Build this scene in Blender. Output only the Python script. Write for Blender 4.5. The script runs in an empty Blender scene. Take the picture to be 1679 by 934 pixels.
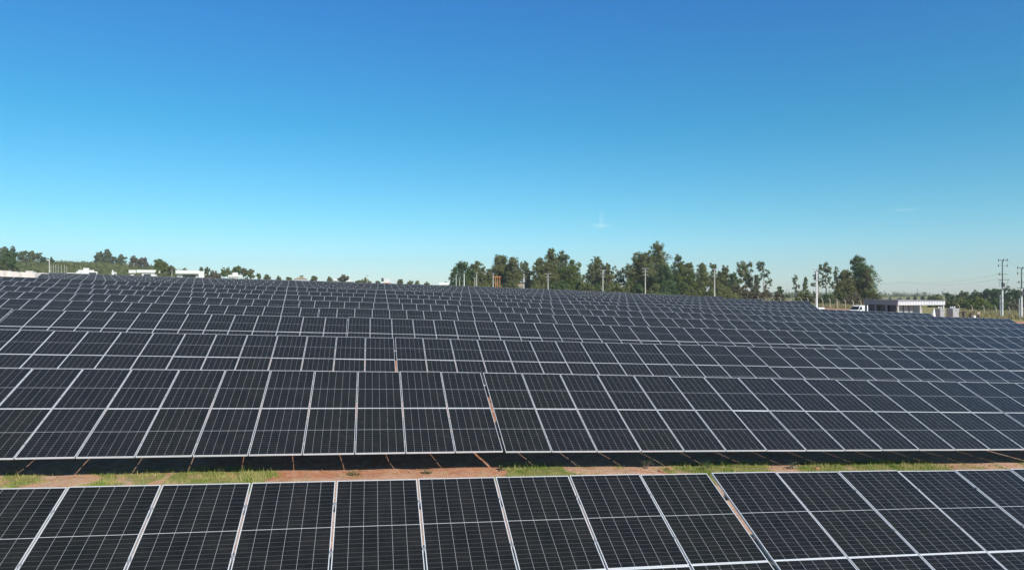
import bpy, bmesh, math, random
import numpy as np
from mathutils import Vector, Matrix
PI = math.pi
R = math.radians
scene = bpy.context.scene
COL = scene.collection

# ------------------------------------------------------------------ camera, world, sun, exposure
ZC = 5.0                                   # eye height above the datum
F_PX, CX, HY = 1155.0, 839.5, 475.0        # focal length and horizon of the photograph in its own pixels
cam_d = bpy.data.cameras.new('camera'); cam = bpy.data.objects.new('camera', cam_d); COL.objects.link(cam)
cam.location = (0, 0, ZC); cam.rotation_euler = (R(90), 0, 0)
cam_d.sensor_width = 36; cam_d.lens = 36 * F_PX / 1679; cam_d.shift_y = 8 / 1679
cam_d.clip_start = .1; cam_d.clip_end = 9000
scene.camera = cam

SUN_EL = R(37); SUN_AZ = Vector((.55, -.83)).normalized()
world = bpy.data.worlds.new('World'); scene.world = world; world.use_nodes = True
wt = world.node_tree; wt.nodes.clear()
wo = wt.nodes.new('ShaderNodeOutputWorld'); bg = wt.nodes.new('ShaderNodeBackground')
sky = wt.nodes.new('ShaderNodeTexSky'); sky.sky_type = 'NISHITA'; sky.sun_disc = False
sky.sun_elevation = SUN_EL; sky.sun_rotation = math.atan2(SUN_AZ.x, SUN_AZ.y)
sky.altitude = 300; sky.air_density = 1.0; sky.dust_density = .25; sky.ozone_density = 3.0
hs = wt.nodes.new('ShaderNodeHueSaturation'); hs.inputs['Saturation'].default_value = 1.15
hs.inputs['Hue'].default_value = .495
bg.inputs[1].default_value = .12
wt.links.new(sky.outputs[0], hs.inputs['Color'])
# colour balance of the camera that took the photograph: cooler low down, clear blue higher up
tcw = wt.nodes.new('ShaderNodeTexCoord'); szw = wt.nodes.new('ShaderNodeSeparateXYZ'); wt.links.new(tcw.outputs['Generated'], szw.inputs[0])
crw = wt.nodes.new('ShaderNodeValToRGB'); wt.links.new(szw.outputs[2], crw.inputs[0])
crw.color_ramp.elements[0].position = .0; crw.color_ramp.elements[0].color = (.78, .96, 1.22, 1)
crw.color_ramp.elements[1].position = .85; crw.color_ramp.elements[1].color = (.86, .94, .84, 1)
for p_, c_ in ((.10, (.54, .97, 1.05, 1)), (.22, (.34, .955, 1.06, 1)), (.375, (.37, .915, 1.25, 1)), (.58, (.84, .95, .88, 1))):
    el_ = crw.color_ramp.elements.new(p_); el_.color = c_
mulw = wt.nodes.new('ShaderNodeMix'); mulw.data_type = 'RGBA'; mulw.blend_type = 'MULTIPLY'; mulw.inputs[0].default_value = 1
wt.links.new(hs.outputs[0], mulw.inputs[6]); wt.links.new(crw.outputs[0], mulw.inputs[7])
# two faint wisps of cloud low in the sky (real directions, not screen positions)
tc = wt.nodes.new('ShaderNodeTexCoord')
def wmath(op, a, b=None):
    n = wt.nodes.new('ShaderNodeMath'); n.operation = op
    for i, v in enumerate((a, b)):
        if v is None: continue
        if hasattr(v, 'links'): wt.links.new(v, n.inputs[i])
        else: n.inputs[i].default_value = v
    return n.outputs[0]
sepw = wt.nodes.new('ShaderNodeSeparateXYZ'); wt.links.new(tc.outputs['Generated'], sepw.inputs[0])
azw = wmath('ARCTAN2', sepw.outputs[0], sepw.outputs[1])
elw = wmath('ARCSINE', sepw.outputs[2])
nzw = wt.nodes.new('ShaderNodeTexNoise'); nzw.inputs['Scale'].default_value = 60; nzw.inputs['Detail'].default_value = 4
wt.links.new(tc.outputs['Generated'], nzw.inputs['Vector'])
tot = None
for (px, py, wx, wy, st) in ((985, 370, .012, .0022, .30), (986, 360, .003, .010, .15), (1482, 344, .012, .0016, .2)):
    a0 = math.atan2(px - CX, F_PX); e0 = math.atan2(HY - py, math.hypot(px - CX, F_PX))
    da = wmath('DIVIDE', wmath('SUBTRACT', azw, a0), wx); de = wmath('DIVIDE', wmath('SUBTRACT', elw, e0), wy)
    rr = wmath('ADD', wmath('MULTIPLY', da, da), wmath('MULTIPLY', de, de))
    g = wmath('MULTIPLY', wmath('POWER', 2.718, wmath('MULTIPLY', rr, -1.0)), st)
    tot = g if tot is None else wmath('ADD', tot, g)
tot = wmath('MULTIPLY', tot, wmath('MULTIPLY', nzw.outputs[0], 1.9))
mixw = wt.nodes.new('ShaderNodeMix'); mixw.data_type = 'RGBA'
wt.links.new(tot, mixw.inputs[0]); wt.links.new(mulw.outputs[2], mixw.inputs[6]); mixw.inputs[7].default_value = (6.5, 8.6, 9, 1)
wt.links.new(mixw.outputs[2], bg.inputs[0]); wt.links.new(bg.outputs[0], wo.inputs[0])

sun_d = bpy.data.lights.new('sun', 'SUN'); sun = bpy.data.objects.new('sun', sun_d); COL.objects.link(sun)
sun_d.energy = 5.0; sun_d.angle = R(.5); sun_d.color = (1, .95, .87)
sdir = Vector((SUN_AZ.x * math.cos(SUN_EL), SUN_AZ.y * math.cos(SUN_EL), math.sin(SUN_EL)))
sun.rotation_euler = sdir.to_track_quat('Z', 'Y').to_euler(); sun.location = (30, -40, 60)
scene.view_settings.view_transform = 'Standard'; scene.view_settings.look = 'None'
scene.view_settings.exposure = 0.0; scene.view_settings.gamma = 1.0

# ------------------------------------------------------------------ materials
def new_mat(name):
    m = bpy.data.materials.new(name); m.use_nodes = True
    nt = m.node_tree; return m, nt, nt.nodes['Principled BSDF']
def lk(nt, a, b): nt.links.new(a, b)
def val(nt, op, a, b=None, c=None, clamp=False):
    n = nt.nodes.new('ShaderNodeMath'); n.operation = op; n.use_clamp = clamp
    for i, v in enumerate((a, b, c)):
        if v is None: continue
        if hasattr(v, 'links'): nt.links.new(v, n.inputs[i])
        else: n.inputs[i].default_value = v
    return n.outputs[0]
def mixc(nt, f, a, b):
    n = nt.nodes.new('ShaderNodeMix'); n.data_type = 'RGBA'
    for i, v in ((0, f), (6, a), (7, b)):
        if hasattr(v, 'links'): nt.links.new(v, n.inputs[i])
        elif i == 0: n.inputs[0].default_value = v
        else: n.inputs[i].default_value = (*v, 1) if len(v) == 3 else v
    return n.outputs[2]
def noise(nt, scale, detail=3, rough=.55, coord='Object', vec=None):
    n = nt.nodes.new('ShaderNodeTexNoise'); n.inputs['Scale'].default_value = scale
    n.inputs['Detail'].default_value = detail; n.inputs['Roughness'].default_value = rough
    if vec is None:
        t = nt.nodes.new('ShaderNodeTexCoord'); vec = t.outputs[coord]
    nt.links.new(vec, n.inputs['Vector']); return n.outputs[0]
def ramp(nt, v, lo, hi):
    n = nt.nodes.new('ShaderNodeMapRange'); n.inputs[1].default_value = lo; n.inputs[2].default_value = hi
    nt.links.new(v, n.inputs[0]); return n.outputs[0]
def simple(name, col, rough=.6, metal=0, var=.15, scale=3.0, spec=None, coord='Object'):
    m, nt, b = new_mat(name)
    n = noise(nt, scale, 4, coord=coord)
    c2 = tuple(max(0, c * (1 - var)) for c in col); c1 = tuple(min(1, c * (1 + var)) for c in col)
    lk(nt, mixc(nt, ramp(nt, n, .3, .7), c2, c1), b.inputs['Base Color'])
    b.inputs['Roughness'].default_value = rough; b.inputs['Metallic'].default_value = metal
    if spec is not None: b.inputs['Specular IOR Level'].default_value = spec
    return m

def make_cells():
    m, nt, b = new_mat('solar_cells')
    uv = nt.nodes.new('ShaderNodeTexCoord'); sp = nt.nodes.new('ShaderNodeSeparateXYZ'); lk(nt, uv.outputs['UV'], sp.inputs[0])
    u, v = sp.outputs[0], sp.outputs[1]
    W_, L_ = 1.11, 1.96                                     # metres covered by the uv square
    def lines(c, n, half, length):                         # 1 near the n-1 inner grid lines
        x = val(nt, 'MULTIPLY', c, float(n))
        d = val(nt, 'ABSOLUTE', val(nt, 'SUBTRACT', val(nt, 'FRACT', val(nt, 'ADD', x, .5)), .5))
        return val(nt, 'LESS_THAN', d, half * n / length)
    cols = lines(u, 6, .0019, W_)
    rows = lines(v, 24, .0015, L_)
    mid = val(nt, 'LESS_THAN', val(nt, 'ABSOLUTE', val(nt, 'SUBTRACT', v, .5)), .0042 / L_)
    bus = lines(u, 60, .0006, W_)
    oi = nt.nodes.new('ShaderNodeObjectInfo')
    t = val(nt, 'MULTIPLY', oi.outputs['Random'], 1.0)
    # each cell differs a hair in tone, each panel too
    cu = val(nt, 'FLOOR', val(nt, 'MULTIPLY', u, 6.0)); cv = val(nt, 'FLOOR', val(nt, 'MULTIPLY', v, 24.0))
    cmb = nt.nodes.new('ShaderNodeCombineXYZ'); lk(nt, cu, cmb.inputs[0]); lk(nt, cv, cmb.inputs[1]); lk(nt, val(nt, 'MULTIPLY', t, 37.0), cmb.inputs[2])
    wn = nt.nodes.new('ShaderNodeTexWhiteNoise'); lk(nt, cmb.outputs[0], wn.inputs['Vector'])
    base = mixc(nt, t, (.0086, .0090, .0110), (.0086, .0104, .0092))
    base = mixc(nt, val(nt, 'MULTIPLY', wn.outputs[0], .35), base, (.0135, .0145, .0165))
    dust = ramp(nt, noise(nt, 2.2, 5, .65), .35, .8)
    base = mixc(nt, val(nt, 'MULTIPLY', dust, .045), base, (.34, .27, .21))
    base = mixc(nt, val(nt, 'MULTIPLY', bus, .10), base, (.3, .31, .33))
    base = mixc(nt, val(nt, 'MULTIPLY', rows, .42), base, (.30, .31, .33))
    base = mixc(nt, val(nt, 'MULTIPLY', cols, .75), base, (.50, .51, .54))
    base = mixc(nt, val(nt, 'MULTIPLY', mid, .9), base, (.62, .63, .65))
    lk(nt, base, b.inputs['Base Color'])
    b.inputs['Roughness'].default_value = .22; b.inputs['IOR'].default_value = 1.32
    return m
M = {}
M['cells'] = make_cells()
M['alu'] = simple('anodised_aluminium', (.72, .73, .75), .45, .15, .05, 8)
M['back'] = simple('black_backsheet', (.02, .02, .022), .6, 0, .05)  # unseen underside, made black to deepen the shade below the tables
M['galv'] = simple('galvanised_steel', (.42, .43, .44), .5, .5, .18, 14)
M['concrete'] = simple('pole_concrete', (.52, .49, .44), .85, 0, .14, 1.5)
M['white_paint'] = simple('white_paint', (.8, .8, .79), .5, 0, .04, 1.2)
M['plaster'] = simple('white_plaster', (.68, .67, .65), .85, 0, .06, .6)
M['grey_and_shade_panel'] = simple('grey_sheet_and_side_shade', (.28, .295, .33), .55, .1, .06, .8)  # grey sheet; on the shelter's left fascia the grey is painted shade
M['grey_cab'] = simple('cabinet_grey_paint', (.36, .37, .37), .5, 0, .06, 1.5)
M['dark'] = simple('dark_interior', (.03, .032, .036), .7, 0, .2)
M['dark_door'] = simple('dark_door_paint', (.05, .055, .065), .45, 0, .1)
M['wood_orange'] = simple('orange_timber', (.50, .20, .08), .75, 0, .2, 2)
M['fence_conc'] = simple('fence_post_concrete', (.50, .43, .32), .9, 0, .15, 2)
M['brick'] = None
M['steel_dark'] = simple('dark_steel', (.08, .085, .09), .5, .4, .1)
M['porcelain'] = simple('insulator_porcelain', (.12, .10, .09), .25, 0, .1)
M['cable'] = simple('cable_aluminium', (.22, .23, .24), .6, .3, .05)
M['glass'] = simple('dark_window_glass', (.012, .014, .017), .08, 0, .1)
M['rubber'] = simple('tyre_rubber', (.02, .02, .02), .85, 0, .1)
M['lamp'] = simple('headlight_lens', (.6, .62, .65), .12, 0, .04)
M['skin'] = simple('skin', (.36, .20, .13), .55, 0, .06, 6)
M['hair'] = simple('dark_hair', (.018, .014, .012), .6, 0, .1, 20)
M['cloth_dark'] = simple('dark_work_shirt', (.025, .027, .035), .9, 0, .2, 8)
M['cloth_blue'] = simple('navy_trousers', (.03, .04, .07), .9, 0, .2, 8)
M['cloth_pale'] = simple('pale_shirt', (.52, .47, .40), .9, 0, .1, 8)
M['cloth_white'] = simple('white_cloth', (.75, .75, .73), .9, 0, .05, 4)
M['roof_tile'] = simple('clay_roof', (.36, .27, .21), .85, 0, .2, 1.2)
M['bark'] = simple('pale_bark', (.30, .24, .19), .9, 0, .3, 2.5)
M['bark_white'] = simple('white_gum_bark', (.52, .49, .44), .85, 0, .25, 1.5)
M['twig'] = simple('bare_twigs', (.24, .20, .16), .9, 0, .2, 2)

def brick_mat():
    m, nt, b = new_mat('beige_clay_blocks')
    bt = nt.nodes.new('ShaderNodeTexBrick'); t = nt.nodes.new('ShaderNodeTexCoord')
    bt.inputs['Scale'].default_value = 1.0; bt.inputs['Brick Width'].default_value = .42; bt.inputs['Row Height'].default_value = .24
    bt.inputs['Color1'].default_value = (.74, .71, .65, 1); bt.inputs['Color2'].default_value = (.78, .75, .69, 1); bt.inputs['Mortar'].default_value = (.52, .47, .42, 1)
    mp = nt.nodes.new('ShaderNodeMapping'); mp.inputs['Rotation'].default_value = (R(90), 0, 0)
    lk(nt, t.outputs['Object'], mp.inputs[0]); lk(nt, mp.outputs[0], bt.inputs[0]); lk(nt, bt.outputs[0], b.inputs['Base Color'])
    b.inputs['Roughness'].default_value = .9; return m
M['brick'] = brick_mat()

def corrugated():
    m, nt, b = new_mat('white_corrugated_sheet')
    b.inputs['Base Color'].default_value = (.8, .81, .82, 1); b.inputs['Roughness'].default_value = .4
    n = noise(nt, 1.5, 4); lk(nt, mixc(nt, ramp(nt, n, .3, .7), (.74, .75, .76), (.82, .83, .84)), b.inputs['Base Color']); return m
M['corr'] = corrugated()

def leaf_mat(name, dark, light, scale=.5):
    m, nt, b = new_mat(name)
    oi = nt.nodes.new('ShaderNodeObjectInfo')
    g = nt.nodes.new('ShaderNodeNewGeometry')
    n = noise(nt, scale, 3); 
    f = val(nt, 'ADD', val(nt, 'MULTIPLY', ramp(nt, n, .3, .7), .55), val(nt, 'MULTIPLY', g.outputs['Random Per Island'], .45))
    c = mixc(nt, f, dark, light)
    c = mixc(nt, val(nt, 'MULTIPLY', oi.outputs['Random'], .25), c, tuple(x * 1.5 for x in dark))
    lk(nt, c, b.inputs['Base Color']); b.inputs['Roughness'].default_value = .6
    b.inputs['Specular IOR Level'].default_value = .25
    # leaves let some light through
    tr = nt.nodes.new('ShaderNodeBsdfTranslucent'); lk(nt, c, tr.inputs[0])
    ms = nt.nodes.new('ShaderNodeMixShader'); ms.inputs[0].default_value = .42
    out = nt.nodes['Material Output']; lk(nt, b.outputs[0], ms.inputs[1]); lk(nt, tr.outputs[0], ms.inputs[2]); lk(nt, ms.outputs[0], out.inputs[0])
    return m
M['leaf_euc'] = leaf_mat('eucalyptus_leaves', (.110, .120, .040), (.275, .285, .095))
M['leaf_blue'] = leaf_mat('blue_green_leaves', (.100, .125, .060), (.23, .265, .12))
M['leaf_yel'] = leaf_mat('yellow_green_leaves', (.085, .120, .024), (.22, .26, .055))
M['leaf_dark'] = leaf_mat('dark_green_leaves', (.066, .105, .038), (.16, .225, .070))
M['leaf_olive'] = leaf_mat('olive_leaves', (.118, .124, .048), (.26, .255, .10))
M['leaf_brown'] = leaf_mat('brownish_leaves', (.125, .112, .062), (.25, .215, .125))
M['leaf_bush'] = leaf_mat('bush_leaves', (.13, .145, .050), (.27, .28, .10))
M['leaf_weed'] = leaf_mat('weed_leaves', (.09, .14, .05), (.20, .27, .13), 4)

def grass_mat():
    m, nt, b = new_mat('grass_blades')
    g = nt.nodes.new('ShaderNodeNewGeometry'); n = noise(nt, 2.2, 4)
    c = mixc(nt, g.outputs['Random Per Island'], (.10, .165, .025), (.27, .36, .07))
    c = mixc(nt, val(nt, 'MULTIPLY', ramp(nt, n, .40, .62), .85), c, (.50, .42, .18))
    lk(nt, c, b.inputs['Base Color']); b.inputs['Roughness'].default_value = .7; b.inputs['Specular IOR Level'].default_value = .2
    return m
M['grass'] = grass_mat()

def ground_mat():
    m, nt, b = new_mat('soil_and_turf')
    at = nt.nodes.new('ShaderNodeAttribute'); at.attribute_name = 'turf'
    ad = nt.nodes.new('ShaderNodeAttribute'); ad.attribute_name = 'dry'
    n1 = noise(nt, .6, 5); n2 = noise(nt, 5, 6, .65); n3 = noise(nt, 40, 5, .7)
    soil = mixc(nt, ramp(nt, n1, .35, .65), (.47, .165, .085), (.55, .26, .145))
    soil = mixc(nt, val(nt, 'MULTIPLY', ramp(nt, n2, .42, .75), .8), soil, (.68, .50, .36))
    soil = mixc(nt, val(nt, 'MULTIPLY', ramp(nt, n3, .45, .75), .6), soil, (.28, .12, .065))
    turf = mixc(nt, ramp(nt, n2, .35, .65), (.09, .135, .025), (.26, .28, .08))
    turf = mixc(nt, val(nt, 'MULTIPLY', ad.outputs['Fac'], ramp(nt, n1, .2, .6)), turf, (.33, .27, .12))
    ap = nt.nodes.new('ShaderNodeAttribute'); ap.attribute_name = 'pale'
    soil = mixc(nt, val(nt, 'MULTIPLY', ap.outputs['Fac'], ramp(nt, n2, .2, .6)), soil, (.61, .43, .31))
    f = val(nt, 'ADD', at.outputs['Fac'], val(nt, 'MULTIPLY', val(nt, 'SUBTRACT', n2, .5), .9))
    f = ramp(nt, f, .40, .62)
    lk(nt, mixc(nt, f, soil, turf), b.inputs['Base Color']); b.inputs['Roughness'].default_value = .95
    b.inputs['Specular IOR Level'].default_value = .1
    bp = nt.nodes.new('ShaderNodeBump'); bp.inputs['Strength'].default_value = .6; bp.inputs['Distance'].default_value = .06
    lk(nt, val(nt, 'ADD', n2, val(nt, 'MULTIPLY', n3, .5)), bp.inputs['Height']); lk(nt, bp.outputs[0], b.inputs['Normal'])
    return m
M['ground'] = ground_mat()
M['dirt'] = simple('red_dirt', (.40, .20, .12), .95, 0, .25, .5)

# ------------------------------------------------------------------ mesh helpers
class MB:
    def __init__(s): s.v = []; s.f = []; s.mi = []; s.uv = {}
    def quad(s, a, b, c, d, m=0):
        n = len(s.v); s.v += [a, b, c, d]; s.f.append((n, n + 1, n + 2, n + 3)); s.mi.append(m); return len(s.f) - 1
    def box(s, lo, hi, m=0, mat=None):
        x0, y0, z0 = lo; x1, y1, z1 = hi; n = len(s.v)
        P = [(x0, y0, z0), (x1, y0, z0), (x1, y1, z0), (x0, y1, z0), (x0, y0, z1), (x1, y0, z1), (x1, y1, z1), (x0, y1, z1)]
        if mat is not None: P = [tuple(mat @ Vector(p)) for p in P]
        s.v += P
        for q in ((3, 2, 1, 0), (4, 5, 6, 7), (0, 1, 5, 4), (1, 2, 6, 5), (2, 3, 7, 6), (3, 0, 4, 7)):
            s.f.append(tuple(n + i for i in q)); s.mi.append(m)
        return s
    def tube(s, pts, rad, seg=6, m=0, cap=True):
        pts = [Vector(p) for p in pts]; rad = rad if hasattr(rad, '__len__') else [rad] * len(pts)
        n0 = len(s.v); up = Vector((0, 0, 1))
        for i, p in enumerate(pts):
            d = (pts[min(i + 1, len(pts) - 1)] - pts[max(i - 1, 0)]).normalized()
            a = d.cross(up if abs(d.z) < .95 else Vector((1, 0, 0))).normalized(); b = d.cross(a)
            for k in range(seg):
                t = 2 * PI * k / seg; s.v.append(tuple(p + (a * math.cos(t) + b * math.sin(t)) * rad[i]))
        for i in range(len(pts) - 1):
            for k in range(seg):
                k2 = (k + 1) % seg; A = n0 + i * seg
                s.f.append((A + k, A + k2, A + seg + k2, A + seg + k)); s.mi.append(m)
        if cap:
            s.f.append(tuple(n0 + k for k in range(seg))); s.mi.append(m)
            A = n0 + (len(pts) - 1) * seg; s.f.append(tuple(A + seg - 1 - k for k in range(seg))); s.mi.append(m)
        return s
    def prism(s, poly, y0, y1, m=0):
        """outline in x-z pushed from y0 to y1"""
        n = len(poly); a = len(s.v); s.v += [(x, y0, z) for x, z in poly] + [(x, y1, z) for x, z in poly]
        s.f.append(tuple(a + i for i in range(n))); s.f.append(tuple(a + n + n - 1 - i for i in range(n))); s.mi += [m, m]
        for i in range(n):
            j = (i + 1) % n; s.f.append((a + i, a + n + i, a + n + j, a + j)); s.mi.append(m)
        return s
    def mesh(s, name, mats, smooth=False):
        me = bpy.data.meshes.new(name); me.from_pydata(s.v, [], s.f)
        for m in (mats if isinstance(mats, (list, tuple)) else [mats]): me.materials.append(m)
        me.polygons.foreach_set('material_index', s.mi)
        if smooth: me.polygons.foreach_set('use_smooth', [True] * len(s.f))
        me.update(); return me
    def build(s, name, mats, parent=None, smooth=False, fix=True):
        me = s.mesh(name, mats, smooth)
        if fix:
            bm = bmesh.new(); bm.from_mesh(me); bmesh.ops.recalc_face_normals(bm, faces=bm.faces); bm.to_mesh(me); bm.free()
        return link(name, me, parent)
def link(name, me, parent=None, loc=None):
    o = bpy.data.objects.new(name, me); COL.objects.link(o)
    if parent is not None: o.parent = parent
    if loc is not None: o.location = loc
    return o
def tag(o, label=None, cat=None, group=None, kind=None):
    if label: o['label'] = label
    if cat: o['category'] = cat
    if group: o['group'] = group
    if kind: o['kind'] = kind
    return o
def empty(name, loc, rz=0, label=None, cat=None, group=None):
    o = bpy.data.objects.new(name, None); COL.objects.link(o); o.location = loc; o.rotation_euler = (0, 0, rz)
    o.empty_display_size = .3
    return tag(o, label, cat, group)
def bevel(o, w, seg=2):
    md = o.modifiers.new('bevel', 'BEVEL'); md.width = w; md.segments = seg; md.limit_method = 'ANGLE'

# ------------------------------------------------------------------ the lie of the land
A12 = R(12.0); CA, SA = math.cos(A12), math.sin(A12)
U = Vector((CA, SA, 0)); N = Vector((-SA, CA, 0))          # along a row / away from the camera
def Drow(r): return 10.45 + 9.75 * (r - 1)                 # distance of a row's top edge
TILT = R(22.3); WP, LP = 1.137, 1.945; PITCH = 1.162; GAPY = .007; SLOPE = 2 * LP + GAPY
RISE = SLOPE * math.sin(TILT); RUN = SLOPE * math.cos(TILT); HFRONT = .50
TOPS = {   # survey: where each row's top edge was sighted (pixel x, pixel y)
1: [(-700, 809.5), (-300, 801.5), (0, 796.3), (103, 794.8), (257, 792.5), (405, 788.3), (545, 785.3), (678, 782), (804, 779.7), (925, 777.9), (1041, 776.4), (1151, 774.7)],
2: [(51, 601.8), (214, 604.1), (368, 605.4), (513, 606.7), (653, 608.8), (785, 610.5), (910, 612.7), (1029, 615), (1146, 617.2), (1257, 619.8), (1366, 622.1), (1468, 623.6), (1569, 625.3)],
3: [(0, 540.5), (46, 542.2), (365, 548.3), (461.5, 550.3), (558, 552), (652, 553.7), (826, 557.7), (908, 559.9), (1067, 563.4), (1144, 566), (1258, 568.7), (1329, 570.8), (1400, 572.3), (1503, 574.8), (1571, 575.8), (1633, 577)],
4: [(23, 505.9), (65, 507.2), (384, 515.8), (459, 517.1), (568, 519.7), (638, 521.8), (834, 527.7), (897, 529.9), (1078, 535.5), (1165, 538.4), (1251, 540.7), (1332, 543), (1412, 545.3), (1489, 547.5), (1564, 549.5), (1613, 550.8)],
5: [(18, 489.9), (120, 492.4), (375, 500.4), (465, 503), (553, 505.1), (638, 507.5), (823, 512.7), (897, 515.3), (1067, 520.4), (1162, 523.9), (1253, 526.5), (1319, 528.6), (1446, 531.5), (1508, 533.7), (1570, 535.3), (1628, 537.3)],
6: [(18, 477.3), (74, 478.9), (370, 488.6), (445, 491.1), (544, 493), (637, 495.9), (815, 502.7), (899, 505), (1062, 510.1), (1161, 514), (1254, 516.9), (1328, 519.4), (1417, 521.7), (1489, 524.4), (1573, 526.7), (1655, 529.6)],
7: [(14, 468.5), (89, 470.6), (364, 480.1), (451, 482.4), (556, 486), (637, 488.6), (809, 493.9), (899, 496.9), (1055, 501.8), (1158, 505.9), (1256, 508.3), (1321, 510.8), (1412, 513.8), (1500, 517), (1564, 519.9), (1654, 522)],
8: [(13, 460.6), (96, 464), (379, 474), (474, 477.3), (546, 478.9), (653, 482.4), (803, 488.8), (898, 491.8), (1067, 497.5), (1156, 500.9), (1250, 503.8), (1340, 506.6), (1405, 509.5), (1490, 511.8), (1517, 513.5)],
9: [(6, 452.6), (103, 456.1), (370, 466.7), (470, 469.9), (553, 473), (647, 476.4), (811, 482.4), (895, 485.7), (1073, 492.8), (1151, 496), (1300, 499.6)],
10: [(110, 455), (250, 459.8), (460, 468), (600, 474), (860, 481.5), (1100, 490.5), (1200, 492.2), (1315, 493.4)],
11: [(110, 453.3), (250, 458), (460, 465), (600, 471.9), (860, 479.5), (1100, 487.6), (1247, 490.3)],
12: [(110, 451.5), (250, 456), (460, 462.3), (600, 469.2), (860, 477.6), (1100, 484.8), (1185, 486)],
13: [(110, 450), (250, 454.5), (460, 460.4), (600, 466), (860, 475.5), (1100, 483)],
14: [(110, 448.7), (250, 453.3), (460, 459.3), (600, 464.3), (860, 473.6), (1040, 481)],
15: [(110, 447.8), (250, 452.5), (460, 458.7), (600, 463.3), (860, 472.2), (1000, 478)]}
ctrl = []
for r, L in TOPS.items():
    for (x, y) in L:
        m = (x - CX) / F_PX; t = Drow(r) / (CA - SA * m)
        zt = -(y - HY) / F_PX * t + ZC
        ctrl.append((m * t + SA * RUN / 2, t - CA * RUN / 2, zt - RISE - HFRONT))
def sight(x, y, d): return ((x - CX) / F_PX * d, d, ZC - (y - HY) / F_PX * d)
for (x, y, d) in ((-300, 462, 200), (60, 462, 180), (250, 462, 200), (450, 470, 200), (600, 476, 210), (760, 484, 210), (900, 490, 210), (1050, 496, 200), (1200, 501, 190),
                  (1335, 506, 137), (1390, 508.5, 140), (1330, 500.5, 190), (1402, 517, 124), (1425, 516, 120), (1480, 521, 113), (1550, 522, 115), (1600, 524, 118), (1648, 521, 132), (1720, 524, 132), (1590, 513, 180), (1680, 515, 180), (1450, 506, 180),
                  (1900, 540, 150), (2100, 560, 100), (2200, 600, 60),
                  (-600, 440, 300), (0, 452, 300), (150, 454, 320), (250, 455, 320), (330, 456, 320), (400, 460, 320), (500, 470, 330), (620, 473, 340), (740, 480, 340), (950, 486, 330), (1150, 492, 330), (1350, 497, 330), (1500, 500, 330), (1660, 501, 330), (2000, 504, 330),
                  (-600, 425, 520), (0, 431, 480), (100, 435, 480), (200, 437, 480), (290, 446, 480), (400, 462, 500), (600, 475, 600), (900, 486, 600), (1200, 491, 600), (1500, 493, 600), (2000, 495, 600),
                  (0, 462, 1100), (500, 474, 1200), (840, 482, 1200), (1200, 488, 1200), (1500, 490, 1200), (2000, 491, 1200)):
    ctrl.append(sight(x, y, d))
for (x, y, z) in ((0, 0, -.35), (-15, 0, .2), (15, 0, -.9), (-40, 5, 1.3), (40, 5, -2), (0, -40, -1.2), (-60, -40, .5), (60, -40, -3), (0, -300, -6), (-300, -300, 2), (300, -300, -10), (-400, 50, 8), (400, 50, -8), (600, 600, -4), (-600, 600, 14)):
    ctrl.append((x, y, z))
ctrl = np.array(ctrl, float)
def tps_phi(d2): return np.where(d2 > 1e-12, .5 * d2 * np.log(np.maximum(d2, 1e-12)), 0)
SC = 100.0
cxy = ctrl[:, :2] / SC
nC = len(cxy); Kmat = tps_phi(((cxy[:, None] - cxy[None]) ** 2).sum(-1)) + np.eye(nC) * 2e-5
Pm = np.c_[np.ones(nC), cxy]; Amat = np.block([[Kmat, Pm], [Pm.T, np.zeros((3, 3))]])
WT = np.linalg.solve(Amat, np.r_[ctrl[:, 2], 0, 0, 0])
def G(X, Y):
    q = np.stack([np.atleast_1d(np.asarray(X, float)), np.atleast_1d(np.asarray(Y, float))], -1) / SC
    out = np.empty(len(q))
    for i in range(0, len(q), 20000):
        b = q[i:i + 20000]
        out[i:i + 20000] = tps_phi(((b[:, None] - cxy[None]) ** 2).sum(-1)) @ WT[:nC] + WT[nC] + b @ WT[nC + 1:]
    return out
def g(x, y): return float(G(x, y)[0])
def at(px, d): return (px - CX) / F_PX * d, d
def zpix(py, d): return ZC - (py - HY) / F_PX * d

# lattice noise for turf patches
_rs = np.random.RandomState(7); _lat = _rs.rand(64, 64)
def vnoise(x, y):
    xi = np.floor(x).astype(int); yi = np.floor(y).astype(int); fx = x - xi; fy = y - yi
    fx = fx * fx * (3 - 2 * fx); fy = fy * fy * (3 - 2 * fy)
    l = lambda a, b: _lat[a % 64, b % 64]
    return (l(xi, yi) * (1 - fx) + l(xi + 1, yi) * fx) * (1 - fy) + (l(xi, yi + 1) * (1 - fx) + l(xi + 1, yi + 1) * fx) * fy
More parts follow.
